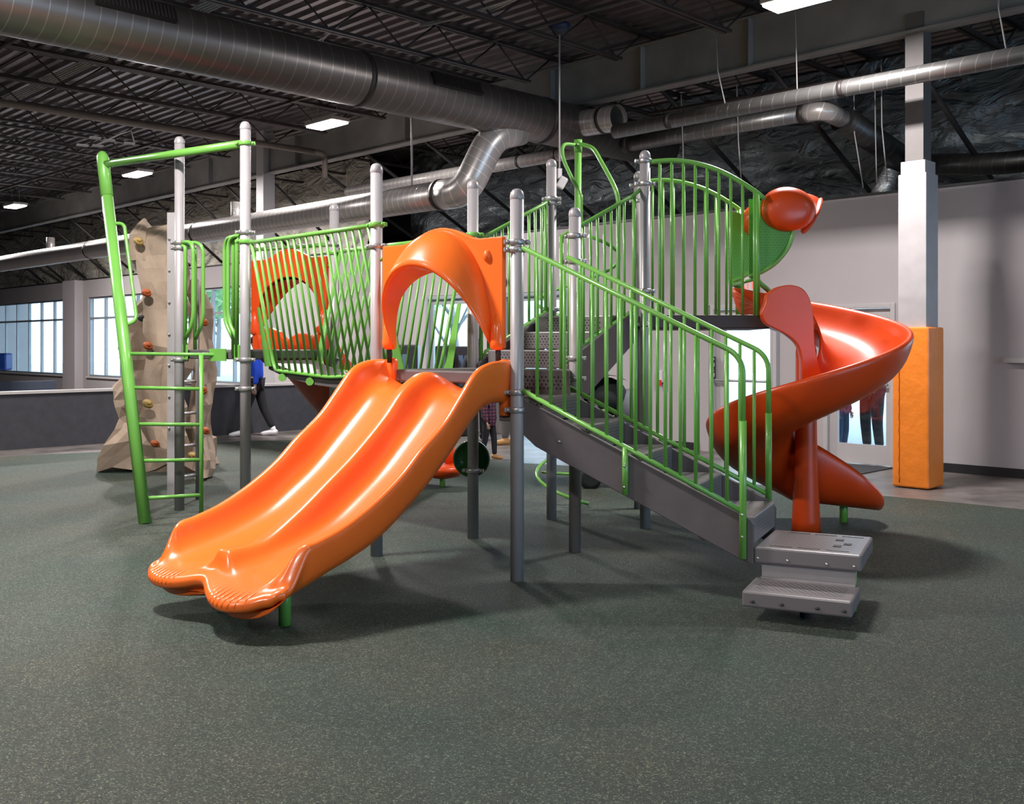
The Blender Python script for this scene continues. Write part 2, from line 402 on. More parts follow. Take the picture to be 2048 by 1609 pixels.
# main steel beam along the wall
b = thing('roof_beam', 'long deep grey steel roof beam carried by the square column', 'beam', ND(BN, CD, 4.93))
mb = MB(); mb.nbox(BN - .008, BN + .008, D0, 44, 4.95, 5.53); mb.build('web', BEAM, b)
mb = MB(); mb.nbox(BN - .1, BN + .1, D0, 44, 4.93, 4.952); mb.build('flange', BEAM, b)
mb = MB(); mb.nbox(BN - .1, BN + .1, D0, 44, 5.53, 5.552); mb.build('flange', BEAM, b)
for dd in (6.79, 8.44, 10.08, 11.73, 13.4, 16.7, 20):
    mb = MB(); mb.nbox(BN - .1, BN + .1, dd - .006, dd + .006, 4.952, 5.53); mb.build('stiffener', BEAM, b)
# joists
def joist(n0, n1, d, label, group, hb=5.25, ht=5.68):
    t = thing('roof_joist', label, 'joist', ND((n0 + n1) / 2, d, hb), group)
    t['_o'] = tuple(ND((n0 + n1) / 2, d, hb))
    a = MB(); a.nbox(n0 + .35, n1 - .55, d - .06, d - .012, hb, hb + .035); a.nbox(n0 + .35, n1 - .55, d + .012, d + .06, hb, hb + .035); a.build('bottom_chord', JOIST, t)
    a = MB(); a.nbox(n0, n1, d - .06, d - .012, ht, ht + .04); a.nbox(n0, n1, d + .012, d + .06, ht, ht + .04); a.build('top_chord', JOIST, t)
    a = MB(); n = n0 + .35; up = True
    while n < n1 - .6:
        m2 = min(n + .55, n1 - .02); p, q = (hb + .02, ht + .02) if up else (ht + .02, hb + .02)
        a.tube([ND(n, d, p), ND(m2, d, q)], .013, 6); n = m2; up = not up
    a.build('web', JOIST, t)
    return t
ds = [3.1, 4.77] + [6.79 + 1.65 * k for k in range(21)]
for i, dd in enumerate(ds):
    o = ORD[i] if i < len(ORD) else 'far'
    joist(-6.5 if dd < 18 else 0, BN, dd, f'dark open-web roof joist, {o} from the right in the near ceiling bay', 'joists of the near ceiling bay')
    joist(BN, 14.3, dd, f'short dark open-web joist beyond the beam, {o} from the right', 'joists beyond the beam')
# diagonal struts beyond the beam
STR = mat('strut_steel', (.05, .045, .045), .5, .3)
for i in range(19):
    dd = 5.1 + 1.65 * i
    a = MB(); a.tube([ND(BN + .12, dd, 5.1), ND(12.95 if dd > 17 else 14.0, dd - .1, 3.6)], .035, 6)
    tag(a.build('diagonal_strut', STR, origin=ND(BN + .12, dd, 5.1)), f'dark diagonal strut down to the wall head, {ORD[i]} from the right', 'strut', 'diagonal struts over the wall')
# bridging pipes along d under the joists
for i, (n, h) in enumerate([(8.6, 5.23), (4.5, 5.23), (1.0, 5.23)]):
    a = MB(); a.tube([ND(n, 3.0, h), ND(n, 41, h)], .022, 8)
    tag(a.build('bridging_bar', JOIST, origin=ND(n, 3, h)), ['thin dark bridging bar under the joists nearest the beam', 'thin dark bridging bar in the middle of the ceiling bay', 'thin dark bridging bar furthest from the beam'][i], 'bar', 'bridging bars')
# flat conduit bundles (pale) along d
CAB = mat('pale_cable', (.36, .35, .34), .5)
a = MB()
for k in range(5): a.tube([ND(6.0 + k * .05, 9.5, 5.6), ND(6.0 + k * .05, 26, 5.6)], .014, 6)
tag(a.build('conduit_bundle', CAB, origin=ND(6, 12, 5.6)), 'bundle of grey parallel conduits across the roof deck', 'conduit')
rows = []
for i, (n, d0, d1, sag) in enumerate([(8.0, 7.3, 9.6, .06), (7.3, 10.4, 11.6, .1), (7.9, 4.2, 5.6, .05)]):
    a = MB()
    for k in range(4):
        pts = [ND(n + k * .03 + .03 * math.sin(t * 9 + k), d0 + (d1 - d0) * t, 5.42 - sag * math.sin(math.pi * t) * (1 + .3 * k) + .02 * k) for t in [j / 14 for j in range(15)]]
        a.tube(pts, .008, 5)
    tag(a.build('cable_bundle', mat('white_cable', (.6, .6, .6), .5), origin=ND(n, d0, 5.4)), ['white cables strung between joists above the hanging rod', 'white cables draped beside the large duct', 'loose cables strung near the top right lamp'][i], 'cable', 'loose ceiling cables')
# sprinkler pipe
a = MB(); a.tube([ND(-4, 15.55, 5.02), ND(10.5, 15.55, 5.02)], .055, 10)
a.tube(fil([ND(10.5, 15.55, 5.02), ND(10.75, 15.55, 5.02), ND(10.75, 15.55, 4.6)], .1), .05, 10)
tag(a.build('sprinkler_pipe', PIPE, origin=ND(3, 15.55, 5)), 'beige sprinkler pipe running under the joists at the left', 'pipe')
a = MB(); a.tube([ND(11.26, -3, 4.45), ND(11.26, 8.6, 4.72)], .025, 8)
tag(a.build('conduit_pipe', JOIST, origin=ND(11, 3, 4.5)), 'thin dark conduit pipe behind the right-hand ducts', 'pipe')
# ---- ducts
def band(t, p, q, r):
    a = MB(); a.tube([p, q], r, 28); a.build('band', BAND, t)
t = thing('large_duct', 'largest spiral metal duct crossing the ceiling from upper left', 'duct', ND(7, 9.58, 4.605))
MB().tube([ND(n, 9.58, 4.605) for n in (-5, 0, 5, 9, 12.9)], .31, 40).build('duct_body', DUCT, t)
for n in (2.15, 7.05, 10.1): band(t, ND(n, 9.58, 4.605), ND(n + .07, 9.58, 4.605), .318)
for n in (4.3, 8.35):
    a = MB(); M = Matrix(((Q, Q * .92, -Q * .38), (Q, -Q * .92, Q * .38), (0, .38, .92)))
    c = ND(n, 9.58, 4.605) + V((Q, -Q, 0)) * .29 + UP * .12
    a.box(c, (.78, .06, .17), M=M); f_ = a.build('air_register', BASEB, t)
    a = MB()
    for k in range(20): a.box(c + NV * (-.35 + .037 * k) + V((Q, -Q, 0)) * .03 + UP * .012, (.008, .02, .14), M=M)
    a.build('grille', JOIST, f_)
t = thing('branch_duct', 'bright spiral duct bending down from the big duct, running far left', 'duct', ND(9, 10, 3.55))
pth = [ND(9.0, 44, 3.55), ND(9.0, 30, 3.55), ND(9.0, 20, 3.55), ND(9.0, 13, 3.55), ND(9.0, 10.3, 3.55)]
MB().tube(pth, .19, 32).build('duct_run', DUCT2, t)
el = fil([ND(9.0, 10.3, 3.55), ND(9.0, 9.85, 3.55), ND(9.25, 9.6, 4.28), ND(9.75, 9.6, 4.42)], .28, 7)
MB().tube(el, .205, 32).build('elbow', DUCT2, t)
for p, q in ((ND(9.0, 10.36, 3.55), ND(9.0, 10.3, 3.55)),): band(t, p, q, .212)
for dd in (16.9, 21.5, 28): band(t, ND(9, dd, 3.55), ND(9, dd + .05, 3.55), .196)
for dd, in ((15.8,), (24.,), (29.,)):
    a = MB(); a.tube([ND(9.1, dd, 3.6), ND(9.1, dd, 4.0)], .09, 16); a.build('branch_stub', DUCT2, t)
t = thing('rear_duct', 'slim spiral duct run behind the large duct', 'duct', ND(11.6, 12, 4.46))
MB().tube([ND(11.6, 16, 4.46), ND(11.6, 9.9, 4.46)], .1, 24).build('duct_run', DUCT2, t)
for dd in (10.6, 11.4): band(t, ND(11.6, dd, 4.46), ND(11.6, dd + .05, 4.46), .105)
t = thing('lower_right_duct', 'lower of two slim spiral ducts at right, turning into black duct', 'duct', ND(11.6, 7, 4.43))
MB().tube([ND(11.6, 9.2, 4.43), ND(11.6, 6.45, 4.43)], .105, 24).build('duct_run', DUCT3, t)
MB().tube(fil([ND(11.6, 6.45, 4.43), ND(11.6, 6.2, 4.43), ND(12.0, 6.15, 4.38)], .2), .115, 24).build('elbow', DUCT2, t)
MB().tube([ND(12.0, 6.15, 4.38), ND(13.9, 6.0, 3.95)], .17, 24).build('flexible_duct', DUCTD, t)
band(t, ND(11.6, 9.2, 4.43), ND(11.6, 9.3, 4.43), .12); band(t, ND(11.6, 6.5, 4.43), ND(11.6, 6.43, 4.43), .12)
t = thing('upper_right_duct', 'upper slim spiral duct crossing in front of the column', 'duct', ND(10.4, 5, 4.33))
MB().tube([ND(10.4, 8.5, 4.33), ND(10.4, 1.0, 4.33)], .09, 24).build('duct_run', DUCT3, t)
for dd in (5.3, 7.6): band(t, ND(10.4, dd, 4.33), ND(10.4, dd + .06, 4.33), .095)
t = thing('duct_stub', 'short open-ended duct stub beside the large duct', 'duct', ND(10.75, 9.2, 4.62))
a = MB(); a.tube([ND(10.75, 9.4, 4.62), ND(10.75, 8.72, 4.60)], .18, 28, cap=False); a.build('duct_run', DUCT2, t)
MB().tube([ND(10.75, 9.0, 4.61), ND(10.75, 8.95, 4.61)], .19, 28).build('band', BAND, t)
MB().tube([ND(10.75, 8.80, 4.605), ND(10.75, 8.79, 4.605)], .172, 28).build('end_cap', DUCTD, t)
t = thing('dark_wall_duct', 'dark round duct along the foil at the right edge', 'duct', ND(13.3, 3, 3.9))
MB().tube(fil([ND(13.7, 6.0, 4.0), ND(13.3, 4.7, 3.8), ND(13.3, -3, 3.8)], .3), .14, 20).build('duct_run', DUCTD, t)
FOILF = foil_mat('foil_flex', (.6, .62, .62), .18)
a = MB(); a.tube([ND(13.4, 6.35 - .04 * k, 3.52 + .08 * k) for k in range(6)], [.11, .13, .11, .13, .11, .12], 16)
tag(a.build('flexible_foil_duct', FOILF, origin=ND(13.2, 7, 3.4)), 'short shiny foil flexible duct standing on the wall head', 'duct')
# hanging rod with sensor
t = thing('hanging_rod', 'thin pale rod hanging from a joist with white device', 'rod', ND(9.17, 8.36, 5.25))
MB().tube([ND(9.17, 8.36, 5.3), ND(9.17, 8.36, 3.66)], .011, 8).build('rod', WHITE, t)
MB().box(ND(9.17, 8.36, 3.62), (.05, .05, .12), .3).build('bracket', WHITE, t)
MB().box(ND(9.15, 8.3, 3.5), (.1, .1, .15), .5, M=Matrix.Rotation(.5, 3, 'Y')).build('device', WHITE, t, bevel=.02)
MB().ball(ND(9.1, 8.3, 5.38), (.14, .1, .07)).build('junction_reel', mat('dark_blue_cable', (.01, .025, .07), .5), t)
a = MB(); a.tube([ND(9.0, 10.95, 5.3), ND(9.0, 10.95, 3.73)], .014, 8)
tag(a.build('hanging_rod', WHITE, origin=ND(9, 10.95, 4.5)), 'pale hanger rod holding the branch duct left of the bend', 'rod')
wr = [(11.3, 8.1, 4.9, 3.5), (11.4, 7.3, 4.9, 3.5), (12.0, 6.0, 4.9, 3.5), (12.05, 5.75, 4.9, 3.55), (11.8, 5.55, 4.9, 3.5), (10.4, 6.95, 5.3, 4.42), (10.4, 5.9, 5.3, 4.42), (10.4, 3.7, 5.3, 4.42)]
for i, (n, d, h0, h1) in enumerate(wr):
    a = MB(); a.tube([ND(n, d, h0), ND(n + .1, d + .04, (h0 + h1) / 2), ND(n + .05, d - .05 * (i % 3), h1)], .008, 5)
    tag(a.build('hanging_wire', CAB, origin=ND(n, d, h0)), f'thin pale wire hanging from the roof over the right wall, {ORD[i]} counted along the beam', 'wire', 'wires hanging at the right')
# ---- ceiling lamps
names = ['white rectangular ceiling lamp at the top right edge beside the beam', 'lit rectangular ceiling lamp hanging above the green barrier, left of the duct', 'lit ceiling lamp behind the green overhead bar', 'lit ceiling lamp at the far left']
for i, (n, d, h) in enumerate(FIX):
    lab = names[i] if i < 4 else 'rectangular ceiling lamp outside the picture, %s of its kind' % ORD[i - 4]
    t = thing('ceiling_light', lab, 'ceiling light', ND(n, d, h), 'rectangular ceiling lamps')
    MB().box(ND(n, d, h), (.34, .74, .06), R(45)).build('housing', WHITE, t, bevel=.01)
    MB().box(ND(n, d, h - .045), (.30, .70, .03), R(45)).build('diffuser', GLOW, t, bevel=.01)
    for s in (-1, 1):
        a = MB(); a.tube([ND(n, d + s * .28, h + .03), ND(n, d + s * .2, 5.7)], .006, 5); a.build('hanger_wire', CAB, t)
# small daylight reflectors strip group far left (ceiling fixture of metal tubes)
t = thing('ceiling_speaker_frame', 'small cluster of pale flat panels hanging near the left ceiling', 'panel', ND(5.0, 12.6, 4.9))
for i, (x, y) in enumerate([(165, 291), (190, 276), (218, 281), (258, 287), (195, 292)]):
    MB().box(px(x, y, 15 + .2 * i), (.16, .12, .02), R(30)).build('panel', CAPM, t)
MB().tube([px(190, 292, 15), px(240, 268, 15.4), px(262, 262, 15.6), px(268, 284, 15.6)], .012, 6).build('frame', CAPM, t)
# ---- square column with pad
cc = ND(11.03, CD)
t = thing('support_column', 'square building column with white wrap rising to the steel beam', 'column', cc)
MB().box(cc + UP * 1.75, (.31, .31, 3.30), R(45)).build('white_wrap', mat('column_wrap', (.42, .39, .395), .55), t, bevel=.008)
MB().box(cc + UP * 4.2, (.2, .2, 1.9), R(45)).build('steel_shaft', SHAFT, t)
MB().box(cc + UP * 3.47, (.27, .27, .14), R(45)).build('collar', CAPM, t, bevel=.006)
a = MB(); a.box(cc + UP * .875, (.40, .40, 1.73), R(45))
o = tag(a.build('column_pad', PAD, origin=cc, bevel=.02, seg=3), 'orange vinyl safety pad wrapped round the foot of the column', 'pad')
a = MB(); e0 = cc + ND(-.201, .12)
a.tube([e0 + UP * (.06 + .05 * k) + V((.004 * math.sin(k * 2.1), 0, 0)) for k in range(34)], .006, 5); a.build('seam', mat('pad_seam', (.35, .07, .01), .6), o)
# column far left by the windows + pilasters
for dd, lb in ((17.9, 'tall square building column behind the left deck'), (31.1, 'pale pier between the two far left windows')):
    a = MB(); a.nbox(WN - .25, WN - .001, dd - .45, dd + .45, 0, WH) if dd > 20 else a.box(ND(BN, dd, 2.9), (.26, .26, 4.05 + 1.75), R(45))
    tag(a.build('pier', WALL if dd > 20 else WHITE, origin=ND(BN, dd)), lb, 'column')
# ---- windows
def window(idx, d0, d1, h0, h1, step, n=WN):
    t = bpy.data.objects.new('window_%d' % idx, None); S.collection.objects.link(t); t.location = ND(n, d0, h0); t['_o'] = tuple(ND(n, d0, h0)); t['kind'] = 'structure'
    a = MB(); w = .05
    a.nbox(n + .05, n + .13, d0, d1, h0, h0 + w); a.nbox(n + .05, n + .13, d0, d1, h1 - w, h1); a.nbox(n + .05, n + .13, d0, d0 + w, h0, h1); a.nbox(n + .05, n + .13, d1 - w, d1, h0, h1)
    a.build('window_frame', FRAME, t)
    a = MB(); k = d0 + step
    while k < d1 - .3: a.nbox(n + .05, n + .13, k - .03, k + .03, h0 + w, h1 - w); k += step
    a.build('mullion', FRAME, t)
    a = MB(); a.nbox(n + .045, n + .135, d0 + w, d1 - w, h0 + 1.68, h0 + 1.74); a.build('transom', FRAME, t)
    a = MB(); a.nbox(n + .088, n + .092, d0 + w, d1 - w, h0 + w, h1 - w); a.build('pane', GLASS, t)
    a = MB(); a.nbox(n - .05, n + .05, d0 - .05, d1 + .05, h0 - .04, h0); a.build('sill', WHITE, t)
window(4, 1.6, 3.3, .9, 2.95, .9)
window(1, 31.96, 41.5, .62, 2.95, 1.06); window(2, 21.0, 30.3, .62, 2.95, 1.03)
t = bpy.data.objects.new('window_5', None); S.collection.objects.link(t); t.location = ND(0, D0, .6); t['_o'] = tuple(t.location); t['kind'] = 'structure'
a = MB()
for n in (0, 1.5, 3, 4.5, 6, 7.5, 8.94): a.nbox(n, n + .06, D0 - .12, D0 - .04, .6, 3.2)
a.nbox(0, 9, D0 - .12, D0 - .04, .6, .66); a.nbox(0, 9, D0 - .12, D0 - .04, 3.14, 3.2); a.build('window_frame', FRAME, t)
# ---- doors
def door(idx, d0, d1, h, leafmat, glass_rect, solid=True, push=True, split=None):
    t = bpy.data.objects.new('door_%d' % idx, None); S.collection.objects.link(t); t.location = ND(WN, d0, 0); t['_o'] = tuple(t.location); t['kind'] = 'structure'
    a = MB(); f = .06
    a.nbox(WN - .03, WN + .12, d0 - f, d0, 0, h + f); a.nbox(WN - .03, WN + .12, d1, d1 + f, 0, h + f); a.nbox(WN - .03, WN + .12, d0, d1, h, h + f)
    a.build('door_frame', leafmat, t, bevel=.006)
    g0, g1, z0, z1 = glass_rect
    a = MB(); wall_boxes(a, WN + .03, WN + .075, d0 + .005, d1 - .005, .01, h - .005, [(g0, g1, z0, z1)]); lf = a.build('door_leaf', leafmat, t)
    a = MB(); a.nbox(WN + .05, WN + .056, g0, g1, z0, z1); a.build('pane', GLASS, lf)
    if push:
        a = MB(); a.tube([ND(WN - .03, d0 + .03, 1.04), ND(WN - .03, d1 - .03, 1.04)], .018, 8); a.build('push_bar', CLAMP, lf)
    for z in (.25, 1.05, 1.8):
        a = MB(); a.nbox(WN + .0, WN + .02, d0 - .015, d0 + .01, z, z + .14); a.build('hinge', SILVER, t)
    return t
door(1, 5.78, 6.64, 2.02, DOORW, (5.86, 6.52, .26, 1.86))
dr2 = door(2, 7.46, 8.42, 2.06, DOORW, (7.53, 8.26, .14, 1.98))
door(3, 11.27, 12.68, 2.38, FRAME, (11.33, 12.62, .1, 2.3), push=False)
door(4, 13.67, 14.78, 2.40, FRAME, (13.75, 14.7, .1, 2.3), push=False)
def text(name, s, size, loc, rot, m, parent=None, label=None, cat=None, extr=.002, spacing=1, align='CENTER'):
    c = bpy.data.curves.new(name, 'FONT'); c.body = s; c.size = size; c.extrude = extr; c.align_x = align; c.align_y = 'CENTER'; c.space_line = spacing
    o1 = bpy.data.objects.new(name, c); S.collection.objects.link(o1)
    bpy.context.view_layer.update()
    me = bpy.data.meshes.new_from_object(o1.evaluated_get(bpy.context.evaluated_depsgraph_get()))
    bpy.data.objects.remove(o1); me.materials.clear(); me.materials.append(m); me.name = name
    o = bpy.data.objects.new(name, me); S.collection.objects.link(o)
    o.rotation_euler = rot
    if parent is not None: o.parent = parent; o.location = V(loc) - V(parent['_o'])
    else: o.location = loc
    o['_o'] = tuple(loc)
    return o
WROT = (R(90), 0, R(-45))
# PUSH plate
ps = thing('push_sign', 'small black vertical sign reading PUSH beside the glass door', 'sign', ND(WN - .035, 8.40, 1.18))
a = MB(); a.nbox(WN - .045, WN - .031, 8.40 - .022, 8.40 + .05, 1.06, 1.38); a.build('plate', BLACK, ps)
text('lettering', 'P\nU\nS\nH', .085, ND(WN - .047, 8.414, 1.22), WROT, WHITE, ps, spacing=.85)
# EXIT sign
ex = thing('exit_sign', 'white exit sign with red letters above the glass door', 'sign', ND(WN - .05, 7.9, 2.33))
a = MB(); a.nbox(WN - .06, WN - .002, 7.72, 8.08, 2.27, 2.5); a.build('housing', WHITE, ex, bevel=.01)
text('lettering', 'EXIT', .17, ND(WN - .062, 7.88, 2.385), WROT, emit('red_exit_letters', (1, .10, .08), 1.3), ex)
# alarm call point
al = thing('alarm_station', 'small white alarm box with red base on the wall', 'alarm', ND(WN - .03, 9.35, 1.0))
a = MB(); a.nbox(WN - .06, WN - .002, 9.31, 9.43, .98, 1.16); a.build('housing', WHITE, al, bevel=.008)
a = MB(); a.nbox(WN - .07, WN - .06, 9.32, 9.42, .93, 1.02); a.build('pull_handle', mat('alarm_red', (.6, .02, .02), .4), al)
# wall letters glimpsed between the posts
tag(text('wall_lettering', 'Ox', .34, ND(WN - .003, 12.72, 2.62), WROT, BLACK), 'dark letters on the rear wall beside the orange arch', 'lettering')
# wall handrail at right edge
a = MB(); a.nbox(WN - .07, WN - .002, 3.5, 4.40, 1.34, 1.40)
tag(a.build('wall_rail', CAPM, origin=ND(WN, 3, 1.35)), 'short beige rail mounted on the wall at the right edge', 'rail')
# door mat
a = MB(); a.nbox(WN - 1.0, WN - .12, 5.7, 7.0, .001, .012)
tag(a.build('door_mat', mat('dark_mat', (.04, .035, .035), .9), origin=ND(WN - .5, 6.2)), 'dark floor mat in front of the white glazed door', 'mat')
# half wall, lower left
hw = thing('half_wall', 'long charcoal half wall with pale cap at the left', 'partition', ND(5, 15.95))
a = MB(); a.nbox(N0, 11.0, 15.9, 16.05, 0, .82); a.build('panel', HWALL, hw)
a = MB(); a.nbox(N0, 11.0, 15.87, 16.08, .82, .86); a.build('cap', CAPM, hw)
a = MB(); a.nbox(4.5, 9.6, 30.4, 30.6, 0, 1.0); a.nbox(9.4, 9.6, 30.4, 32, 0, 1.0)
a = MB(); a.nbox(2, 10.0, 26.0, 26.2, 0, .66)
tag(a.build('low_partition', mat('navy_partition', (.05, .06, .09), .6), origin=ND(6, 26)), 'low dark blue partition in front of the leftmost window', 'partition')
a = MB(); a.box(px(4, 724, 24) , (.35, .35, .4), 0)
tag(a.build('blue_bin', mat('blue_plastic', (.01, .09, .5), .4), origin=px(4, 724, 24), bevel=.04), 'blue bin standing at the far left edge', 'bin')
# thin dark cable on the wall at far left
# dark cabinets behind arch
for i, (x0, x1, y0, Z) in enumerate([(785, 838, 690, 17.2), (872, 905, 692, 17.4), (908, 938, 693, 17.6)]):
    X0 = (x0 - CX) * Z / F; X1 = (x1 - CX) * Z / F; h = CH + (HY - y0) * Z / F
    a = MB(); a.box(((X0 + X1) / 2, Z, h / 2), (X1 - X0, .5, h))
    o = tag(a.build('tall_cabinet', mat('black_cabinet', (.02, .02, .026), .35), origin=((X0 + X1) / 2, Z, 0), bevel=.02),
        ['wide black cabinet seen through the left of the orange arch', 'narrow black cabinet against the bright doorway', 'narrow black cabinet beside the grey post'][i], 'cabinet', 'black cabinets by the rear wall')
    a = MB(); a.box(((X0 + X1) / 2, Z - .253, h * .55), ((X1 - X0) * .3, .01, h * .7)); a.build('door', mat('blue_grey_glass', (.10, .15, .25), .2), o)
# ================================================================= PLAYGROUND
P = {1: (-3.095, 9.54, 3.49), 2: (-2.30, 8.84, 3.477), 3: (-.988, 7.476, 2.874), 4: (-.31, 8.147, 2.861), 5: (.033, 6.69, 2.57),
     6: (.468, 7.62, 2.572), 7: (.349, 9.05, 3.19), 8: (1.115, 8.59, 3.18), 11: (1.19, 9.63, 3.18), 9: (-1.68, 9.69, 2.888), 10: (-2.67, 10.3, 2.9)}
PL = {1: 'tall grey post beside the climbing rock, at the left end of the deck', 2: 'tallest grey post carrying the green overhead bar', 3: 'grey post on the left of the orange arch',
      4: 'grey post behind the orange arch with the green disc on it', 5: 'nearest grey post, right of the orange arch at the foot of the stair rails',
      6: 'short grey post at the far side of the lower stair head', 7: 'grey post left of the spiral pole, behind the upper stairs', 8: 'grey post where the curved barrier of the high deck starts',
      11: 'grey post hidden behind the post of the high deck', 9: 'grey post behind the slanted green bars', 10: 'grey post behind the tallest post at the left deck'}
RP = .0445
CL = {1: [(2.45, 0), (2.50, 0), (1.41, 0)], 2: [(2.44, 1), (2.52, 0), (1.42, 0), (1.17, 0), (3.288, 1)], 3: [(2.425, 1), (2.27, 0)], 4: [(2.424, 1), (1.33, 0), (.55, 0)],
      5: [(2.22, 0), (2.17, 0), (1.24, 0), (1.125, 0)], 6: [(2.36, 0), (2.17, 0), (1.45, 0), (1.3, 0)], 7: [(2.84, 0), (2.80, 0), (1.86, 0), (1.70, 0)],
      8: [(3.09, 0), (2.90, 0), (2.0, 0), (1.72, 0)], 11: [(3.05, 0), (2.9, 0), (1.72, 0)], 9: [(2.5, 0), (2.42, 1), (1.42, 0)], 10: [(2.5, 0), (1.42, 0)]}
def PP(k, h=0): return V((P[k][0], P[k][1], h))
for k, (x, y, h) in P.items():
    t = thing('support_post', PL[k], 'post', (x, y, 0), 'grey posts of the playground')
    prof = [(RP, 0.0), (RP, h - .07), (RP + .002, h - .068), (RP + .002, h - .045), (RP * .9, h - .022), (RP * .6, h - .006), (RP * .2, h)]
    MB().lathe((x, y, 0), prof[:2], 24).build('shaft', STEEL, t)
    MB().lathe((x, y, 0), [(RP * .98, h - .075)] + prof[2:], 24).build('cap', STEEL, t)
    for (ch, g) in CL[k]:
        a = MB(); a.lathe((x, y, ch), [(RP + .001, -.02), (RP + .012, -.018), (RP + .012, .018), (RP + .001, .02)], 22)
        ang = -.5 + .3 * (k % 3)
        for s in (-1, 1):
            c = V((x, y, ch)) + V((math.cos(ang), math.sin(ang), 0)) * (RP + .02) * s
            a.box(c, (.045, .035, .03), ang)
            a.ball(c + V((math.sin(ang), -math.cos(ang), 0)) * .018, .012, 8, 5)
        a.build('clamp', GREEN if g else CLAMP, t, bevel=.004, seg=1, label='green clamp' if g else None)

# ---------------- decks
def deck(name, label, poly, h, th, m=GREY):
    pts = [V((x, y, h - th)) for x, y in poly]; c = sum(pts, V()) / len(pts); c.z = 0
    t = thing(name, label, 'deck', c + UP * (h - th))
    MB().prism(pts, (0, 0, th)).build('deck_plate', m, t, bevel=.012)
    inner = [c + (V((p.x, p.y, 0)) - V((c.x, c.y, 0))) * .9 + UP * (h + .0005) for p in pts]
    return t
def off(a, b, o):  # small inset helpers
    return (a[0] + (b[0] - a[0]) * o, a[1] + (b[1] - a[1]) * o)
deck('slide_deck', 'grey metal deck between the orange arch and both stairs', [(-.95, 7.52), (-.04, 6.80), (.05, 7.34), (.40, 7.12), (.43, 7.60), (-.29, 8.09)], 1.37, .085)
deck('left_deck', 'grey metal deck beside the climbing rock at the left', [(-3.04, 9.54), (-2.32, 8.90), (-1.72, 9.66), (-2.65, 10.22)], 1.505, .085)
deck('high_deck', 'highest grey deck leading to the spiral slide', [(.38, 9.03), (1.12, 8.57), (2.14, 8.50), (2.22, 9.58), (1.2, 9.6)], 1.80, .117, mat('high_deck_shaded_steel', (.05, .042, .044), .5))  # darker grey than the other decks: its shade is put into the colour

# ---------------- tread blocks
def tread(parent, o, e, f, t0, t1, w0, w1, h0, h1, nm='tread'):
    c = V((o[0], o[1], 0)) + V((e[0], e[1], 0)) * ((t0 + t1) / 2) + V((f[0], f[1], 0)) * ((w0 + w1) / 2) + UP * ((h0 + h1) / 2)
    ang = math.atan2(e[1], e[0])
    a = MB(); a.box(c, (t1 - t0, w1 - w0, h1 - h0), ang)
    return a.build(nm, PERFT, parent, bevel=.009)
PERFT = perf('perforated_tread', (.20, .18, .185), .26, .055, .03, .022, .2)
PERFP = perf('perforated_platform', (.19, .165, .165), .24, .24, .034, .030, .24)
# ---------------- lower stairs
O1 = V((.033, 6.69, 0)); E1 = V((.906, -.423, 0)); F1 = V((.423, .906, 0))
def s1(t, w, h): return O1 + E1 * t + F1 * w + UP * h
st = thing('lower_staircase', 'lower grey staircase with green railings, descending to the right', 'staircase', s1(.8, .35, .3))
for i, (t0, t1, h1) in enumerate([(1.185, 1.53, .53), (.845, 1.185, .70), (.505, .845, .87), (.165, .505, 1.04), (-.15, .165, 1.21)]):
    tread(st, O1, E1, F1, t0, t1, .035, .68, h1 - .165, h1)
a = MB(); a.box((.215, 7.20, 1.285), (.44, .02, .165), R(-34)); a.build('riser', perf('perforated_riser', (.17, .15, .15), .17, .055, .034, .026, .2), st)
for w, lb in ((.0, None), (.685, None)):
    pr = [s1(.035, w, 1.20 if w == 0 else 1.235), s1(1.515, w, .52 if w == 0 else .525), s1(1.535, w, .49), s1(1.535, w, .25), s1(1.46, w, .275), s1(.13, w, .89), s1(.035, w, .97)]
    a = MB(); a.prism(pr, F1 * .03); sg = a.build('stringer', GREY, st, bevel=.006)
    if w == 0:
        a = MB(); a.lathe(s1(.30, -.004, .93), [(.009, 0), (.009, .006), (.004, .008)], 10, Matrix.Rotation(R(90), 3, 'X')); a.build('bolt', SILVER, sg)
def rail_obj(parent, name, path, r, m=GREEN, n=12): return MB().tube(path, r, n).build(name, m, parent)
for w in (-.025, .745):
    rl = bpy.data.objects.new('railing', None); S.collection.objects.link(rl); rl.parent = st; rl.location = (0, 0, 0); rl['_o'] = st['_o']
    hT = lambda t: 2.205 - .49 * t
    hB = lambda t: 1.277 - .482 * t
    top = [s1(.05, w, hT(.05)), s1(1.478, w, hT(1.478)), s1(1.478, w, 1.05)]
    rail_obj(rl, 'handrail', fil(top, .11, 8), .0165)
    rail_obj(rl, 'end_post', [s1(1.478, w, 1.10), s1(1.478, w, .29 if w < 0 else .46)], .0215)
    rail_obj(rl, 'bottom_rail', [s1(.05, w, hB(.05)), s1(1.47, w, hB(1.47))], .0165)
    for k in range(14):
        t = .155 + .0945 * k
        rail_obj(rl, 'baluster', [s1(t, w, hB(t)), s1(t, w, hT(t) - .005)], .0115, n=8)
    rail_obj(rl, 'mounting_tube', [s1(.75, w, hB(.75)), s1(.75, w, .62)], .019)
    if w < 0:
        for (t, hs) in ((.75, (.80, .67)), (1.478, (.55, .42))):
            for h in hs:
                a = MB(); a.ball(s1(t, w - .02, h), .009, 8, 5); a.build('bolt', SILVER, rl)
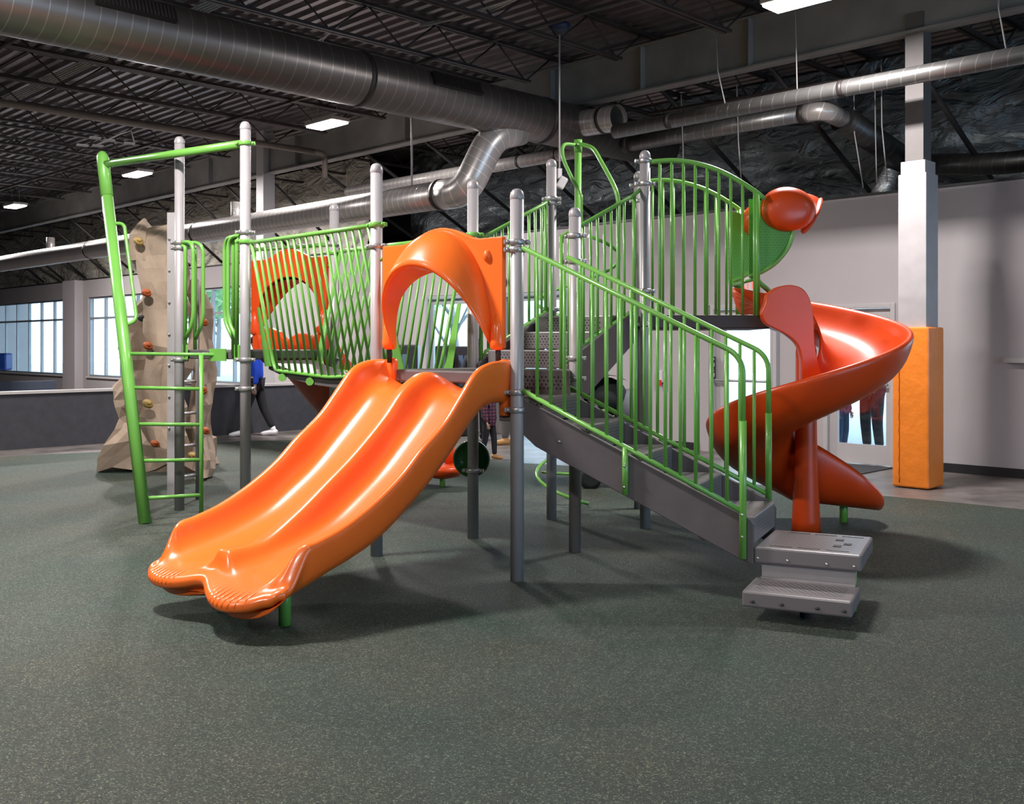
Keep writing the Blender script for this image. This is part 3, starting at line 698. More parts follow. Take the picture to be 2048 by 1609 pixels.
# ---------------- transfer platform
tp = thing('transfer_platform', 'grey square step platform with lower step at the stair foot', 'step platform', s1(1.85, .3, 0))
def tbox(t0, t1, w0, w1, h0, h1, m, nm, bev=.012, par=None):
    a = MB(); a.box(s1((t0 + t1) / 2, (w0 + w1) / 2, (h0 + h1) / 2), (t1 - t0, w1 - w0, h1 - h0), math.atan2(E1.y, E1.x), toponly=True); return a.build(nm, m, par or tp, bevel=bev)
tt = tbox(1.54, 2.14, .0, .62, .265, .36, PERFP, 'platform_top')
PERFS = perf('perforated_step', (.18, .155, .155), .24, .12, .034, .026, .24)
ls = tbox(1.54, 2.13, -.34, .04, .085, .175, PERFS, 'lower_step')
a = MB(); a.box(s1(1.84, .05, .215), (.53, .02, .12), math.atan2(E1.y, E1.x)); a.box(s1(1.84, .035, .178), (.53, .05, .012), math.atan2(E1.y, E1.x)); a.build('riser_plate', mat('pale_step_riser', (.36, .32, .31), .4), tp)
rail_obj(tp, 'support_leg', [s1(2.08, .12, 0), s1(2.08, .12, .27)], .022)
rail_obj(tp, 'support_leg', [s1(1.62, .5, 0), s1(1.62, .5, .27)], .022)
rail_obj(tp, 'support_leg', [s1(1.85, -.12, 0), s1(1.85, -.12, .09)], .03, DARKGREY)
for t in (1.56, 1.73, 1.95, 2.1):
    a = MB(); a.ball(s1(t, -.002, .295), .009, 8, 5); a.build('bolt', SILVER, tt)
for t in (1.60, 1.76, 1.95, 2.09):
    a = MB(); a.ball(s1(t, -.341, .12), (.014, .014, .008), 8, 5); a.build('bolt', DARKGREY, ls)
for (t, w) in ((1.97, .42), (2.03, .3), (1.98, .22)):
    a = MB(); a.box(s1(t, w, .3612), (.045, .05, .004), math.atan2(E1.y, E1.x)); a.build('hand_slot', BLACK, tt)
for k in range(3):
    for w in (.07, .55):
        a = MB(); a.box(s1(1.68 + .16 * k + (.03 if w > .3 else 0), w, .3605), (.13, .006, .003), math.atan2(E1.y, E1.x)); a.build('slot', BLACK, tt)
# ---------------- upper stairs
O2 = PP(4); F2 = (PP(6) - PP(4)).normalized(); E2 = V((-F2.y, F2.x, 0)); W2 = (PP(6) - PP(4)).length
def s2(t, w, h): return O2 + E2 * t + F2 * w + UP * h
st2 = thing('upper_staircase', 'upper grey stairs with green railings rising to the high deck', 'staircase', s2(.5, .45, 1.3))
for (t0, t1, h1) in [(.06, .40, 1.51), (.40, .76, 1.655), (.76, 1.10, 1.79)]:
    tread(st2, O2, E2, F2, t0, t1, .10, W2 - .10, h1 - .14, h1)
for w in (.05, W2 - .08):
    pr = [s2(-.02, w, 1.40), s2(.12, w, 1.48), s2(1.12, w, 1.88), s2(1.12, w, 1.60), s2(.2, w, 1.12), s2(-.02, w, 1.15)]
    a = MB(); a.prism(pr, F2 * .03); a.build('stringer', GREY, st2, bevel=.006)
for w, t0 in ((.035, .06), (W2 - .04, -.03)):
    rl = bpy.data.objects.new('railing', None); S.collection.objects.link(rl); rl.parent = st2; rl['_o'] = st2['_o']
    hT = lambda t: 2.37 + .41 * t
    hB = lambda t: 1.45 + .38 * t
    ww = w if w < .5 else w - .06
    fr = [s2(t0, ww, hT(t0)), s2(1.02, w, hT(1.02)), s2(1.14, w, 2.85)]
    rail_obj(rl, 'handrail', fil(fr, .06), .0165)
    rail_obj(rl, 'bottom_rail', [s2(t0, ww, hB(t0) - .1), s2(.12, ww, hB(.12)), s2(1.06, w, hB(1.06))], .015)
    rail_obj(rl, 'end_post', [s2(t0, ww, hT(t0)), s2(t0, ww, hB(t0) - .1)], .0165)
    rail_obj(rl, 'end_post', [s2(1.03, w, hT(1.03)), s2(1.03, w, hB(1.03))], .0165)
    for k in range(9):
        t = t0 + .1 + .1 * k
        rail_obj(rl, 'baluster', [s2(t, w + (ww - w) * (1 - t), hB(t)), s2(t, w + (ww - w) * (1 - t), hT(t))], .0115, n=8)
# ---------------- barrier of the high deck (near and far)
def arch_barrier(label, A, Bx, hs, xs):
    t = thing('curved_barrier', label, 'barrier', V((A[0], A[1], 1.8)), 'curved barriers of the high deck')
    L = Bx - A[0]
    def pt(s, h): return V((A[0] + s, A[1] - .06 * s, h))
    hh = lambda s: smooth_tab(hs, s)
    rail_obj(t, 'top_rail', [pt(s, hh(s)) for s in [(-.0 + (L + .03) * k / 24) for k in range(25)]], .02)
    for k in range(9):
        s = .085 + .0975 * k
        rail_obj(t, 'baluster', [pt(s, 1.79), pt(s, hh(s) - .005)], .0125, n=8)
    rail_obj(t, 'end_post', [pt(L - .03, 1.79), pt(L - .03, hh(L - .03))], .021)
    return t
HS = [(0, 3.08), (.2, 3.09), (.4, 3.06), (.6, 2.99), (.8, 2.875), (.95, 2.76), (1.1, 2.60)]
arch_barrier('nearer arched green barrier of vertical bars on the high deck', (1.15, 8.57), 2.07, HS, None)
arch_barrier('farther arched green barrier of vertical bars on the high deck', (1.23, 9.60), 2.15, HS, None)
# ---------------- green scoop panels and orange hood over the spiral slide entrance
hd = thing('slide_canopy', 'orange rounded hood on green perforated side panels over the spiral slide', 'canopy', (2.3, 9.0, 1.9))
out = [(1498, 398), (1520, 400), (1550, 418), (1586, 455), (1584, 475), (1573, 500), (1552, 525), (1525, 543), (1498, 553)]
for yy in (8.60, 9.42):
    pts = [V(((x - CX) * 8.6 / F, yy, CH + (HY - y) * 8.6 / F)) for x, y in out]
    a = MB(); a.prism(crom(pts[3:], 3)[:-1] + [pts[-1], pts[0], pts[1], pts[2]], (0, .012, 0))
    for i, f in enumerate(a.f):
        a.uv[i] = [(a.v[k].x, a.v[k].z) for k in f]
    sp = a.build('side_panel', PERFG, hd)
    MB().tube(crom(pts[3:], 4), .02, 8).build('edge_tube', GREEN, sp)
MB().tube([V((2.02, 8.6, 2.12)), V((2.2, 8.66, 1.98))], .022, 8).build('brace', GREEN, hd)
MB().tube([V((2.02, 9.42, 2.12)), V((2.2, 9.36, 1.98))], .022, 8).build('brace', GREEN, hd)
MB().tube([V((2.03, 8.6, 2.1)), V((2.03, 9.42, 2.1))], .015, 8).build('crossbar', GREEN, hd)
rows = []
for (yy, c, h, rx, rz) in [(8.50, 2.29, 2.67, .01, .01), (8.505, 2.29, 2.67, .10, .08), (8.52, 2.29, 2.675, .17, .14), (8.56, 2.30, 2.68, .215, .18), (8.62, 2.31, 2.69, .235, .195), (8.70, 2.33, 2.695, .235, .19), (8.80, 2.40, 2.72, .20, .14), (8.9, 2.48, 2.76, .20, .11), (9.0, 2.53, 2.79, .20, .10),
                          (9.1, 2.50, 2.78, .2, .105), (9.2, 2.42, 2.73, .2, .13), (9.32, 2.34, 2.69, .22, .18), (9.42, 2.31, 2.69, .22, .18), (9.48, 2.3, 2.68, .17, .14), (9.5, 2.3, 2.68, .02, .02)]:
    rows.append([V((c + rx * math.cos(a) * (1 if math.cos(a) < 0 else 1.05), yy + .04 * math.sin(a) * 0, h + rz * math.sin(a))) for a in [2 * math.pi * k / 28 for k in range(28)]])
MB().grid(rows, closev=True, capends=True).build('hood', ORANGE2, hd, subsurf=1)
rows = []
for u in [k / 8 for k in range(9)]:
    yy = 8.66 + .68 * u; b = math.sin(math.pi * u)
    rows.append([V((2.44 + .06 * b, yy, 2.42 + .25 * b)), V((2.50 + .10 * b, yy, 2.48 + .26 * b)), V((2.58 + .13 * b, yy, 2.60 + .22 * b)), V((2.60 + .13 * b, yy, 2.66 + .2 * b)), V((2.52 + .12 * b, yy, 2.60 + .22 * b)), V((2.42 + .06 * b, yy, 2.50 + .22 * b))])
MB().grid(rows, closev=True, capends=True).build('brim', ORANGE2, hd, subsurf=1)

# ---------------- spiral slide
C0 = V((2.43, 8.47, 0))
sp = thing('spiral_slide', 'orange plastic spiral slide winding down around a central column', 'slide', C0)
prof = [(.115, .30), (.14, .17), (.20, .07), (.30, .01), (.43, .0), (.56, .02), (.66, .08), (.735, .18), (.765, .27), (.79, .315), (.825, .315), (.838, .285), (.825, .24), (.79, .12), (.72, .02), (.62, -.045), (.45, -.075), (.27, -.06), (.15, .02), (.09, .15)]
rows = []
def bedh(phi): return 1.06 + .00425 * (phi + 90) if phi > 40 - 90 * 0 - 400 else 0
NS = 90
phi0, phi1 = 128.0, -268.0
def bed(phi):
    return smooth_tab([(-280, .245), (-268, .27), (-225, .45), (-180, .655), (-135, .86), (-90, 1.055), (-45, 1.24), (0, 1.40), (45, 1.55), (90, 1.685), (118, 1.765), (140, 1.79)], phi)
for i in range(NS + 1):
    ph = phi0 + (phi1 - phi0) * i / NS; a = R(ph)
    outk = lerp([(-268, .86), (-225, .95), (-180, .985), (0, 1), (60, 1.0), (128, .98)], ph)
    wall = lerp([(-268, .75), (-200, .9), (-150, 1), (60, 1), (100, .95), (128, .9)], ph)
    inn = lerp([(-268, 2.0), (-225, 1.8), (-180, 1.5), (-90, 1.0), (60, 1.0), (128, .9)], ph)
    row = []
    for (rho, z) in prof:
        rr = rho * (outk if rho > .3 else 1)
        zz = z * (wall if rho > .4 and z > 0 else (inn if rho < .3 and z > 0 else 1))
        row.append(C0 + V((math.cos(a) * rr, math.sin(a) * rr, bed(ph) + zz)))
    rows.append(row)
# run-out, heading +X with a slight turn toward the camera
yaw0 = R(phi1 - 90); NE = 22; L = .78
pos = C0 + V((0, 0, 0)); a_end = R(phi1)
for i in range(1, NE + 1):
    u = i / NE; s = L * u
    w = 1.0 if u < .55 else math.sqrt(max(0.0, 1 - ((u - .55) / .45) ** 2)) * .75 + .25
    wl = max(.12, 1 - 1.15 * u) if u < .8 else .12
    fwd = V((1, -.02, 0)).normalized(); side = V((-fwd.y, fwd.x, 0))
    row = []
    cent = .44
    for (rho, z) in prof:
        rr = (rho * (.86 if rho > .3 else 1) - cent) * w + cent
        zz = z * (.75 if rho > .4 and z > 0 else 1)
        zz = zz * wl if z > 0 else z * (1 - .5 * u)
        if rho < .35 and z > .005: zz = z * 2.0 * (1 - u) ** .65 + .01
        hgt = .27 - .10 * u - .02 * u * u
        row.append(C0 + V((math.cos(a_end), math.sin(a_end), 0)) * rr + fwd * s + V((0, 0, hgt + zz)))
    rows.append(row)
MB().grid(rows, closev=True, capends=True).build('chute', ORANGE2, sp, subsurf=1)
MB().lathe(C0, [(.118, 0), (.115, .1), (.105, .3), (.095, .5), (.088, .8), (.085, 1.50), (.07, 1.55)], 28).build('central_column', ORANGE2, sp)
def lobe(name, pts, y, th):
    Pp = crom(pts + [pts[0]], 5)[:-1]
    a = MB(); a.prism([V((p.x, y, p.z)) for p in Pp], (0, th, 0), True)
    a.build(name, ORANGE2, sp, bevel=.035, seg=5)
lp = [px(x, y, 8.36) for x, y in [(1530, 592), (1548, 577), (1576, 571), (1602, 579), (1617, 603), (1623, 640), (1627, 700), (1650, 790), (1652, 830), (1602, 830), (1600, 760), (1599, 715), (1590, 688), (1568, 669), (1545, 657), (1527, 646), (1521, 625), (1528, 607)]]
lobe('entry_wing', lp, 8.30, .10)
lp2 = [px(x, y, 9.35) for x, y in [(1512, 628), (1513, 605), (1522, 590), (1540, 584), (1565, 590), (1590, 610), (1600, 640), (1560, 650), (1530, 640)]]
lobe('entry_wing', lp2, 9.30, .10)
# entry floor between deck and chute
a = MB(); a.box((2.27, 9.03, 1.76), (.36, .62, .05)); a.build('entry_floor', ORANGE2, sp, bevel=.02)
rail_obj(sp, 'support_foot', [V((2.88, 8.9, 0)), V((2.88, 8.9, .22))], .035)

# ---------------- double slide
def double_slide(Mx, My, ang_a, dz, label, m, ends=True):
    """Mx,My = middle of the entrance, ang_a = direction of the across axis"""
    A = V((math.cos(ang_a), math.sin(ang_a), 0)); Rr = V((math.sin(ang_a), -math.cos(ang_a), 0))
    if Rr.dot(V((-.62, -.785, 0))) < 0: Rr = -Rr
    A0, R0 = A.copy(), Rr.copy(); dl = .04
    A = (A0 * math.cos(dl) + R0 * math.sin(dl)); Rr = (R0 * math.cos(dl) - A0 * math.sin(dl))
    O = V((Mx, My, 0))
    sendt = [(-.64, 1.79), (-.56, 1.86), (-.45, 1.91), (-.32, 1.92), (-.2, 1.89), (-.08, 1.85), (.02, 1.86), (.12, 1.91), (.25, 1.96), (.38, 1.965), (.48, 1.92), (.56, 1.84), (.64, 1.76)]
    def sendf(t_): return smooth_tab(sendt, t_)
    if Rr.y > 0 and dz == 0: Rr = -Rr
    T = thing('double_slide', label, 'slide', O + Rr * 1.0)
    rim = [(-.08, 1.44), (.05, 1.45), (.2, 1.435), (.32, 1.38), (.46, 1.23), (.6, 1.08), (.8, .93), (.95, .80), (1.15, .67), (1.38, .56), (1.58, .50), (1.66, .485), (1.72, .445), (1.78, .365), (1.84, .30), (1.95, .265), (2.1, .25)]
    ridge = [(-.08, 1.27), (.04, 1.33), (.14, 1.365), (.25, 1.345), (.405, 1.25), (.575, 1.075), (.82, .865), (1.05, .70), (1.27, .55), (1.515, .42), (1.70, .402), (1.80, .398), (2.1, .38)]
    bedt = [(-.08, 1.245), (.1, 1.24), (.22, 1.19), (.36, 1.06), (.5, .925), (.7, .745), (.9, .60), (1.1, .475), (1.3, .395), (1.5, .34), (1.7, .30), (1.8, .275), (1.88, .25), (1.95, .225), (2.05, .20)]
    rows = []; NSt = 84
    ts = [-.585, -.61, -.622, -.615, -.59, -.565, -.548, -.528, -.49, -.43, -.36, -.29, -.22, -.15, -.10, -.07, -.045, -.025, 0]
    for i in range(NSt + 1):
        s0 = -.06 + 2.12 * i / NSt
        row = []
        def prof_pt(t):
            at = abs(t)
            # lobed end: scale s near the end
            send = sendf(t)
            u = max(0., (s0 - 1.30) / .76); s = s0 + (send - 2.06) * u * u * (3 - 2 * u)
            hb = smooth_tab(bedt, s) + .022 * max(0, 1 - at / .2) * min(1, max(0, (s - 1.5) / .2))
            v1 = min(1, max(0, (s - (send - .16)) / .14)); v2 = min(1, max(0, (s - 1.765) / .02))
            f1 = 1 - v1 * v1 * (3 - 2 * v1); f2 = 1 - v2
            hr = max(hb + (smooth_tab(rim, min(s, 1.68)) - hb) * f1, hb + .004); hg = max(hb + (smooth_tab(ridge, min(s, 1.78)) - hb) * f2, hb)
            return s, hb, hr, hg
        for k, t in enumerate(ts + [-x for x in ts[::-1][1:]]):
            s, hb, hr, hg = prof_pt(t)
            at = abs(t); H = hr - hb
            if k == 0 or k == 2 * len(ts) - 2: h = hb - .05 - .03 * min(1, max(0, (s0 - 1.45) / .45)) - .06 * max(0, 1 - s0 / .35)
            elif at > .60: h = {.61: hr - .06 - H * .3, .622: hr - .035, .615: hr - .008}.get(round(at, 3), hr)
            elif at > .58: h = hr
            elif at > .56: h = hr - .012
            elif at > .54: h = hr - .07 * min(1, H / .12) if H > .03 else hb
            elif at > .50: h = hb + max(H * .45, 0) * .9
            elif at > .45: h = hb + H * .13
            elif at > .40: h = hb + H * .02
            elif at > .17: h = hb
            elif at > .12: h = hb + (hg - hb) * .03
            elif at > .08: h = hb + (hg - hb) * .30
            elif at > .06: h = hb + (hg - hb) * .74
            elif at > .04: h = hb + (hg - hb) * .96
            elif at > .02: h = hg
            else: h = hg
            # ribs on the run-out lips
            if s > 1.72 and .08 < at < .5:
                h += .0
            if at > .55 and s > 1.7: 
                pass
            row.append(O + Rr * s + A * (t * (1 - .03 * max(0, (s - 1.6)) / .4 * (at > .5))) + UP * (h + dz))
        # underside
        und = []
        for t in (.50, .30, .10, 0, -.10, -.30, -.50):
            s, hb, hr, hg = prof_pt(t)
            und.append(O + Rr * (s - (.03 if i > NSt - 3 else 0)) + A * t + UP * (hb - .055 - .04 * min(1, max(0, (s0 - 1.5) / .4)) + (hg - hb) * (.5 if abs(t) < .05 else 0) + dz))
        rows.append(row + und)
    # rolled nose: the lip curls down and back
    last = rows[-1]; nrow = len(last)
    nrm = []
    for k in range(37):
        tg = last[min(k + 1, 36)] - last[max(k - 1, 0)]; tg.z = 0
        n_ = V((tg.y, -tg.x, 0)); n_ = n_ if n_.dot(Rr) > 0 else -n_
        nrm.append(((n_.normalized() + Rr * .5).normalized()) if n_.length > 1e-6 else Rr)
    for (ds_, dh) in ((.02, -.006), (.034, -.025), (.037, -.045), (.028, -.065), (.0, -.078), (-.05, -.082)):
        rows.append([(p + nrm[k] * ds_ * (1 if 3 < k < 33 else .35) + UP * dh * (1 if 4 < k < 32 else (.75 if 2 < k < 34 else .12))) if k < 37 else (p - Rr * .02 + UP * dh * .45) for k, p in enumerate(last)])
    gb = MB().grid(rows, closev=True); nl = len(gb.v); gb.face(range(nl - nrow, nl)); gb.build('slide_bed', m, T, subsurf=1)
    # moulded ribs on the lips
    for sd in (-1, 1):
        for k in range(9):
            tt_ = (.31 if sd > 0 else -.38) + (k - 4) * (.042 if sd > 0 else .034)
            send = sendf(tt_)
            pth = [O + Rr * s + A * tt_ + UP * (smooth_tab(bedt, s) + dz + z) for s, z in ((send - .34, -.0065), (send - .2, -.005), (send - .06, -.003), (send - .01, -.001), (send + .016, -.006), (send + .034, -.03))]
            MB().tube(pth, [.004, .006, .007, .0085, .009, .005], 8).build('grip_rib', m, T)
    # end flanges by the posts
    for sd in (-1, 1):
        a = MB(); c = O + Rr * -.03 + A * (sd * .545) + UP * (1.30 + dz)
        a.lathe(c - UP * .22, [(.02, 0), (.042, .01), (.045, .34), (.04, .365), (.02, .375)], 16); a.build('entry_flange', m, T)
    MB().tube([O + R0 * 1.62 + A0 * .30, O + R0 * 1.62 + A0 * .30 + UP * (.27 + dz)], .035, 14).build('support_foot', GREEN, T)
    MB().tube([O + R0 * 1.62 - A0 * .30, O + R0 * 1.62 - A0 * .30 + UP * (.27 + dz)], .035, 14).build('support_foot', GREEN, T)
    for sd in (-.3, .28):
        MB().tube([O + Rr * 1.62 + A * sd + UP * .17, O + Rr * 1.62 + A * sd + UP * (.28 + dz)], .075, 14).build('foot_boss', m, T)
    return T
AA = math.atan2(-.62, .785)
double_slide(-.478, 7.083, AA, 0, 'large orange double slide in the foreground with two parallel chutes', ORANGE)

# ---------------- arch hoods
def arch_hood(O, A, Rr, dz, w, label, m):
    t = thing('arch_panel', label, 'arch panel', O + UP * (1.53 + dz))
    k = w / .56
    n = 48; outer = []; inner = []
    for i in range(n + 1):
        u = i / n; th = math.pi * (1 - u)
        # inner opening
        ti = .455 * math.cos(th); hi = 1.53 + .55 * math.sin(th) ** .62
        inner.append((ti * k, hi + dz))
        # outer boundary of the plate: up the left, over the top, down the right
        if u < .27: to, ho = -.56, 1.53 + (2.262 - 1.53) * (u / .27)
        elif u > .73: to, ho = .56, 1.53 + (2.262 - 1.53) * ((1 - u) / .27)
        else:
            v = (u - .27) / .46; to = -.56 + 1.12 * v; ho = 2.262 + .095 * max(0, math.cos((to) / .34 * math.pi / 2)) ** 1.3 if abs(to) < .34 else 2.262
        outer.append((to * k, ho + dz))
    rows = []
    for (tp_, q) in ((outer, .02), (outer, -.02), (inner, -.02), (inner, .02)):
        rows.append([O + Rr * q + A * a_ + UP * h_ for a_, h_ in tp_])
    MB().grid(rows, smooth=False, closeu=True).build('arch_plate', m, t, bevel=.008, seg=3)
    # projecting dome
    rows = []
    for j in range(11):
        v = j / 10; row = []
        for i in range(n + 1):
            th = math.pi * (1 - i / n); sn = max(0, math.sin(th)); cs = math.cos(th)
            t0, h0, q0 = .455 * cs, 1.60 + .74 * sn ** .95, .012
            t1, h1, q1 = .45 * cs, 1.56 + .535 * sn ** .98, .30 * sn ** .8 + .02
            bul = math.sin(math.pi * v) * .055 * sn
            row.append(O + Rr * (q0 + (q1 - q0) * v ** .9) + A * ((t0 + (t1 - t0) * v) * k) + UP * (h0 + (h1 - h0) * v + bul + dz))
        rows.append(row)
    brim = rows[-1]
    rows.append([p - UP * .022 - Rr * .012 for p in brim])
    for j in range(5):
        v = (j + 1) / 5
        rows.append([rows[10][i] * (1 - v) + (O + Rr * .0 + A * (.455 * k * math.cos(math.pi * (1 - i / n))) + UP * (1.53 + dz + .55 * max(0, math.sin(math.pi * (1 - i / n))) ** .62)) * v - UP * .022 for i in range(n + 1)])
    MB().grid(rows).build('hood', m, t)
    for sd in (-1, 1):
        a = MB(); a.lathe(O + A * (.505 * sd * k) + UP * (1.515 + dz), [(.03, 0), (.05, .012), (.053, .05), (.045, .15), (.02, .24)], 16); a.build('leg_boss', m, t)
        MB().tube([O + A * (.505 * sd * k) + UP * (1.42 + dz), O + A * (.505 * sd * k) + UP * (1.55 + dz)], .018, 10).build('steel_pin', BLACK, t)
        a = MB(); a.tube([O + A * (.57 * sd * k) + UP * (2.17 + dz), O + A * ((.57 * k + .07) * sd) + UP * (2.17 + dz)], .014, 8); a.build('mounting_stub', GREEN, t)
    a = MB(); a.ball(O + A * (.43 * k) + UP * (2.14 + dz) + Rr * .02, (.042, .042, .042) if False else (.03, .03, .042)); a.build('boss', m, t)
    return t
OA = V((-.478 - .01, 7.083, 0)); Av = V((math.cos(AA), math.sin(AA), 0)); Rv = V((math.sin(AA), -math.cos(AA), 0))
arch_hood(OA, Av, Rv, 0, .56, 'orange moulded arch with projecting hood above the double slide', ORANGE)
# rear pair, on the left deck (faces away)
m9 = (PP(9) + PP(10)) / 2; a9 = (PP(9) - PP(10)).normalized(); r9 = V((-a9.y, a9.x, 0))
if r9.y < 0: r9 = -r9
arch_hood(m9, a9, r9, .13, .50, 'orange arch panel seen from behind through the slanted green bars', ORANGE2)  # deep orange stands for the arch's shadowed side
def rear_slide():
    ang = math.atan2(a9.y, a9.x)
    t = thing('rear_slide', 'orange slide behind the left deck, partly hidden by green bars', 'slide', m9 + r9 * .8)
    rows = []
    tab = [(-.08, 1.37), (.1, 1.37), (.3, 1.25), (.7, .9), (1.1, .58), (1.5, .36), (1.9, .28)]
    for i in range(41):
        s = -.06 + 2.0 * i / 40; hb = smooth_tab(tab, s); wl = .24 if s < 1.5 else .24 * max(.1, 1 - (s - 1.5) / .5)
        row = []
        for (tt_, z) in [(-.40, -.02), (-.42, wl), (-.40, wl + .02), (-.38, wl * .7), (-.36, .03), (-.22, 0), (-.08, .03), (0, wl * .55), (.08, .03), (.22, 0), (.36, .03), (.38, wl * .7), (.40, wl + .02), (.42, wl), (.40, -.02), (.2, -.04), (-.2, -.04)]:
            hz = z * (1.25 if s < .25 and z > .1 else 1)
            row.append(m9 + r9 * s + a9 * tt_ + UP * (hb + hz))
        rows.append(row)
    MB().grid(rows, closev=True, capends=True).build('slide_bed', ORANGE2, t, subsurf=1)  # shade of the rear side painted in with the deep orange
    ol = [(-.47, 1.49), (-.47, 1.65), (-.36, 1.70), (-.24, 1.72), (-.12, 1.68), (-.02, 1.60), (.0, 1.60), (.12, 1.66), (.24, 1.66), (.36, 1.61), (.375, 1.73), (.47, 1.73), (.47, 1.49)]
    a = MB(); a.prism([m9 + a9 * tt_ + UP * h_ - r9 * .03 for tt_, h_ in ol], r9 * .06); a.build('entry_panel', ORANGE2, t, bevel=.012)
    MB().tube([m9 + r9 * 1.6, m9 + r9 * 1.6 + UP * .3], .035, 12).build('support_foot', GREEN, t)
rear_slide()
a = MB(); a.tube([PP(10, 2.5), PP(9, 2.5)], .018, 10)
tag(a.build('top_bar', GREEN, origin=PP(9, 2.5)), 'horizontal green bar across the rear orange arch', 'bar')
# ---------------- bridge with slanted barriers
br = thing('bridge_deck', 'narrow grey bridge deck between slanted green barriers', 'bridge', (PP(3, 1.2) + PP(2, 1.2)) / 2 + V((.3, .4, 0)))
inw = V((.66, .75, 0))
def brp(k): return {2: PP(2) + inw * .24, 3: PP(3) + inw * .28, 9: PP(9) - inw * .24, 4: PP(4) - inw * .28}[k]
for nm, z0, z1 in (('walkway', 1.255, 1.33),):
    a = MB(); rows = []
    for u in [k / 10 for k in range(11)]:
        p = brp(2) * (1 - u) + brp(3) * u; q = brp(9) * (1 - u) + brp(4) * u
        zz = 1.35 - .10 * math.sin(math.pi * u) ** .8 + (.06 * (1 - u))
        rows.append([V((p.x, p.y, zz)), V((q.x, q.y, zz)), V((q.x, q.y, zz - .075)), V((p.x, p.y, zz - .075))])
    a.grid(rows, closev=True, smooth=False, capends=True); a.build(nm, GREY, br)
def slant_barrier(k0, k1, label, nb, near):
    A0, A1 = PP(k0, 2.425), PP(k1, 2.425); B0, B1 = brp(k0), brp(k1)
    t = thing('slanted_barrier', label, 'barrier', (A0 + A1) / 2 - UP * 1.2, 'slanted barriers of the bridge')
    dirv = (A1 - A0).normalized(); L = (A1 - A0).length
    a0 = A0 + dirv * .05; a1 = A1 - dirv * .05
    rail_obj(t, 'top_rail', [a0, a1], .018)
    bz = lambda u: 1.335 - .05 * math.sin(math.pi * u)
    def bp(u): p = B0 * (1 - u) + B1 * u; return V((p.x, p.y, bz(u))) - inw * (.02 if near else -.02)
    u0, u1 = .045, .955
    br_ = [a0 * .97 + a1 * .03, bp(u0) + UP * .12, bp(u0) + dirv * .05, bp(.5), bp(u1) - dirv * .05, bp(u1) + UP * .12, a1 * .97 + a0 * .03]
    rail_obj(t, 'frame_tube', fil(br_, .09), .016)
    for i in range(nb):
        u = u0 + (u1 - u0) * (i + 1) / (nb + 1)
        rail_obj(t, 'baluster', [bp(u), a0 * (1 - u) + a1 * u], .0115, n=8)
    for u in (.14, .36, .62, .85):
        p = bp(u) - UP * .045; a = MB(); a.lathe(p - inw * (.012 if near else -.012), [(.034, 0), (.034, .014), (.02, .02)], 12, Matrix(((1, 0, 0), (0, 0, 1), (0, 1, 0)))); a.build('mounting_tab', GREEN, t)
    # triangular filler plates at the ends
    for (aa, bb, sgn) in ((a0, bp(u0), 1), (a1, bp(u1), -1)):
        fb = bb * .97 + aa * .03; ft = bb * .50 + aa * .50
        tri = [fb, fb - dirv * sgn * .11, ft - dirv * sgn * .06, ft - dirv * sgn * .015]
        a = MB(); a.prism(tri, inw * .006); a.build('filler_plate', GREEN, t)
slant_barrier(2, 3, 'nearer green barrier of slanted bars left of the orange arch', 17, True)
slant_barrier(9, 4, 'farther green barrier of slanted bars seen through the orange arch', 17, False)
# barrier on slide deck between P4... none (stairs); short rail P9..  -------------
# ---------------- leaning pole with rung climber, overhead bar
pb = V((-3.16, 8.83, 0)); ptop = V((-3.99, 9.98, 3.41)); pd = (ptop - pb).normalized()
def pole(h): return pb + (ptop - pb) * (h / 3.41)
lp_ = thing('leaning_climber', 'thick leaning green pole with rungs and overhead bar at the left', 'climber', pb)
MB().tube([pole(0), pole(2.98)], .054, 24).build('pole', GREEN, lp_)
MB().tube([pole(2.97), pole(3.36), pole(3.39), pole(3.42), pole(3.435)], [.058, .058, .052, .035, .012], 24).build('pole_sleeve', GREEN, lp_)
MB().tube([pole(3.30), PP(2, 3.29) + V((-.03, .03, 0))], .036, 18).build('overhead_bar', GREEN, lp_)
th0 = V((-2.78, 9.17, 0))
rail_obj(lp_, 'side_rail', fil([V((-2.5, 9.08, 1.465)), V((-2.78, 9.2, 1.465)), V((-2.78, 9.17, 1.3)), V((-2.78, 9.17, 0.0))], .05)[12:] if False else [V((-2.78, 9.17, 1.46)), V((-2.78, 9.17, 0))], .0195)
for h in (1.46, 1.155, .835, .52, .205):
    rail_obj(lp_, 'rung', [pole(h + .01), V((-2.78, 9.17, h)) if h < 1.4 else V((-2.62, 9.17, h))], .0165)
rail_obj(lp_, 'hand_loop', fil([pole(2.70) + V((.0, .02, 0)), px(248, 446, 9.75), px(274, 642, 9.5), pole(1.72)], .09), .0165)
MB().box(V((-2.62, 9.13, 1.46)), (.26, .012, .11), R(-42)).build('mounting_plate', GREEN, lp_)
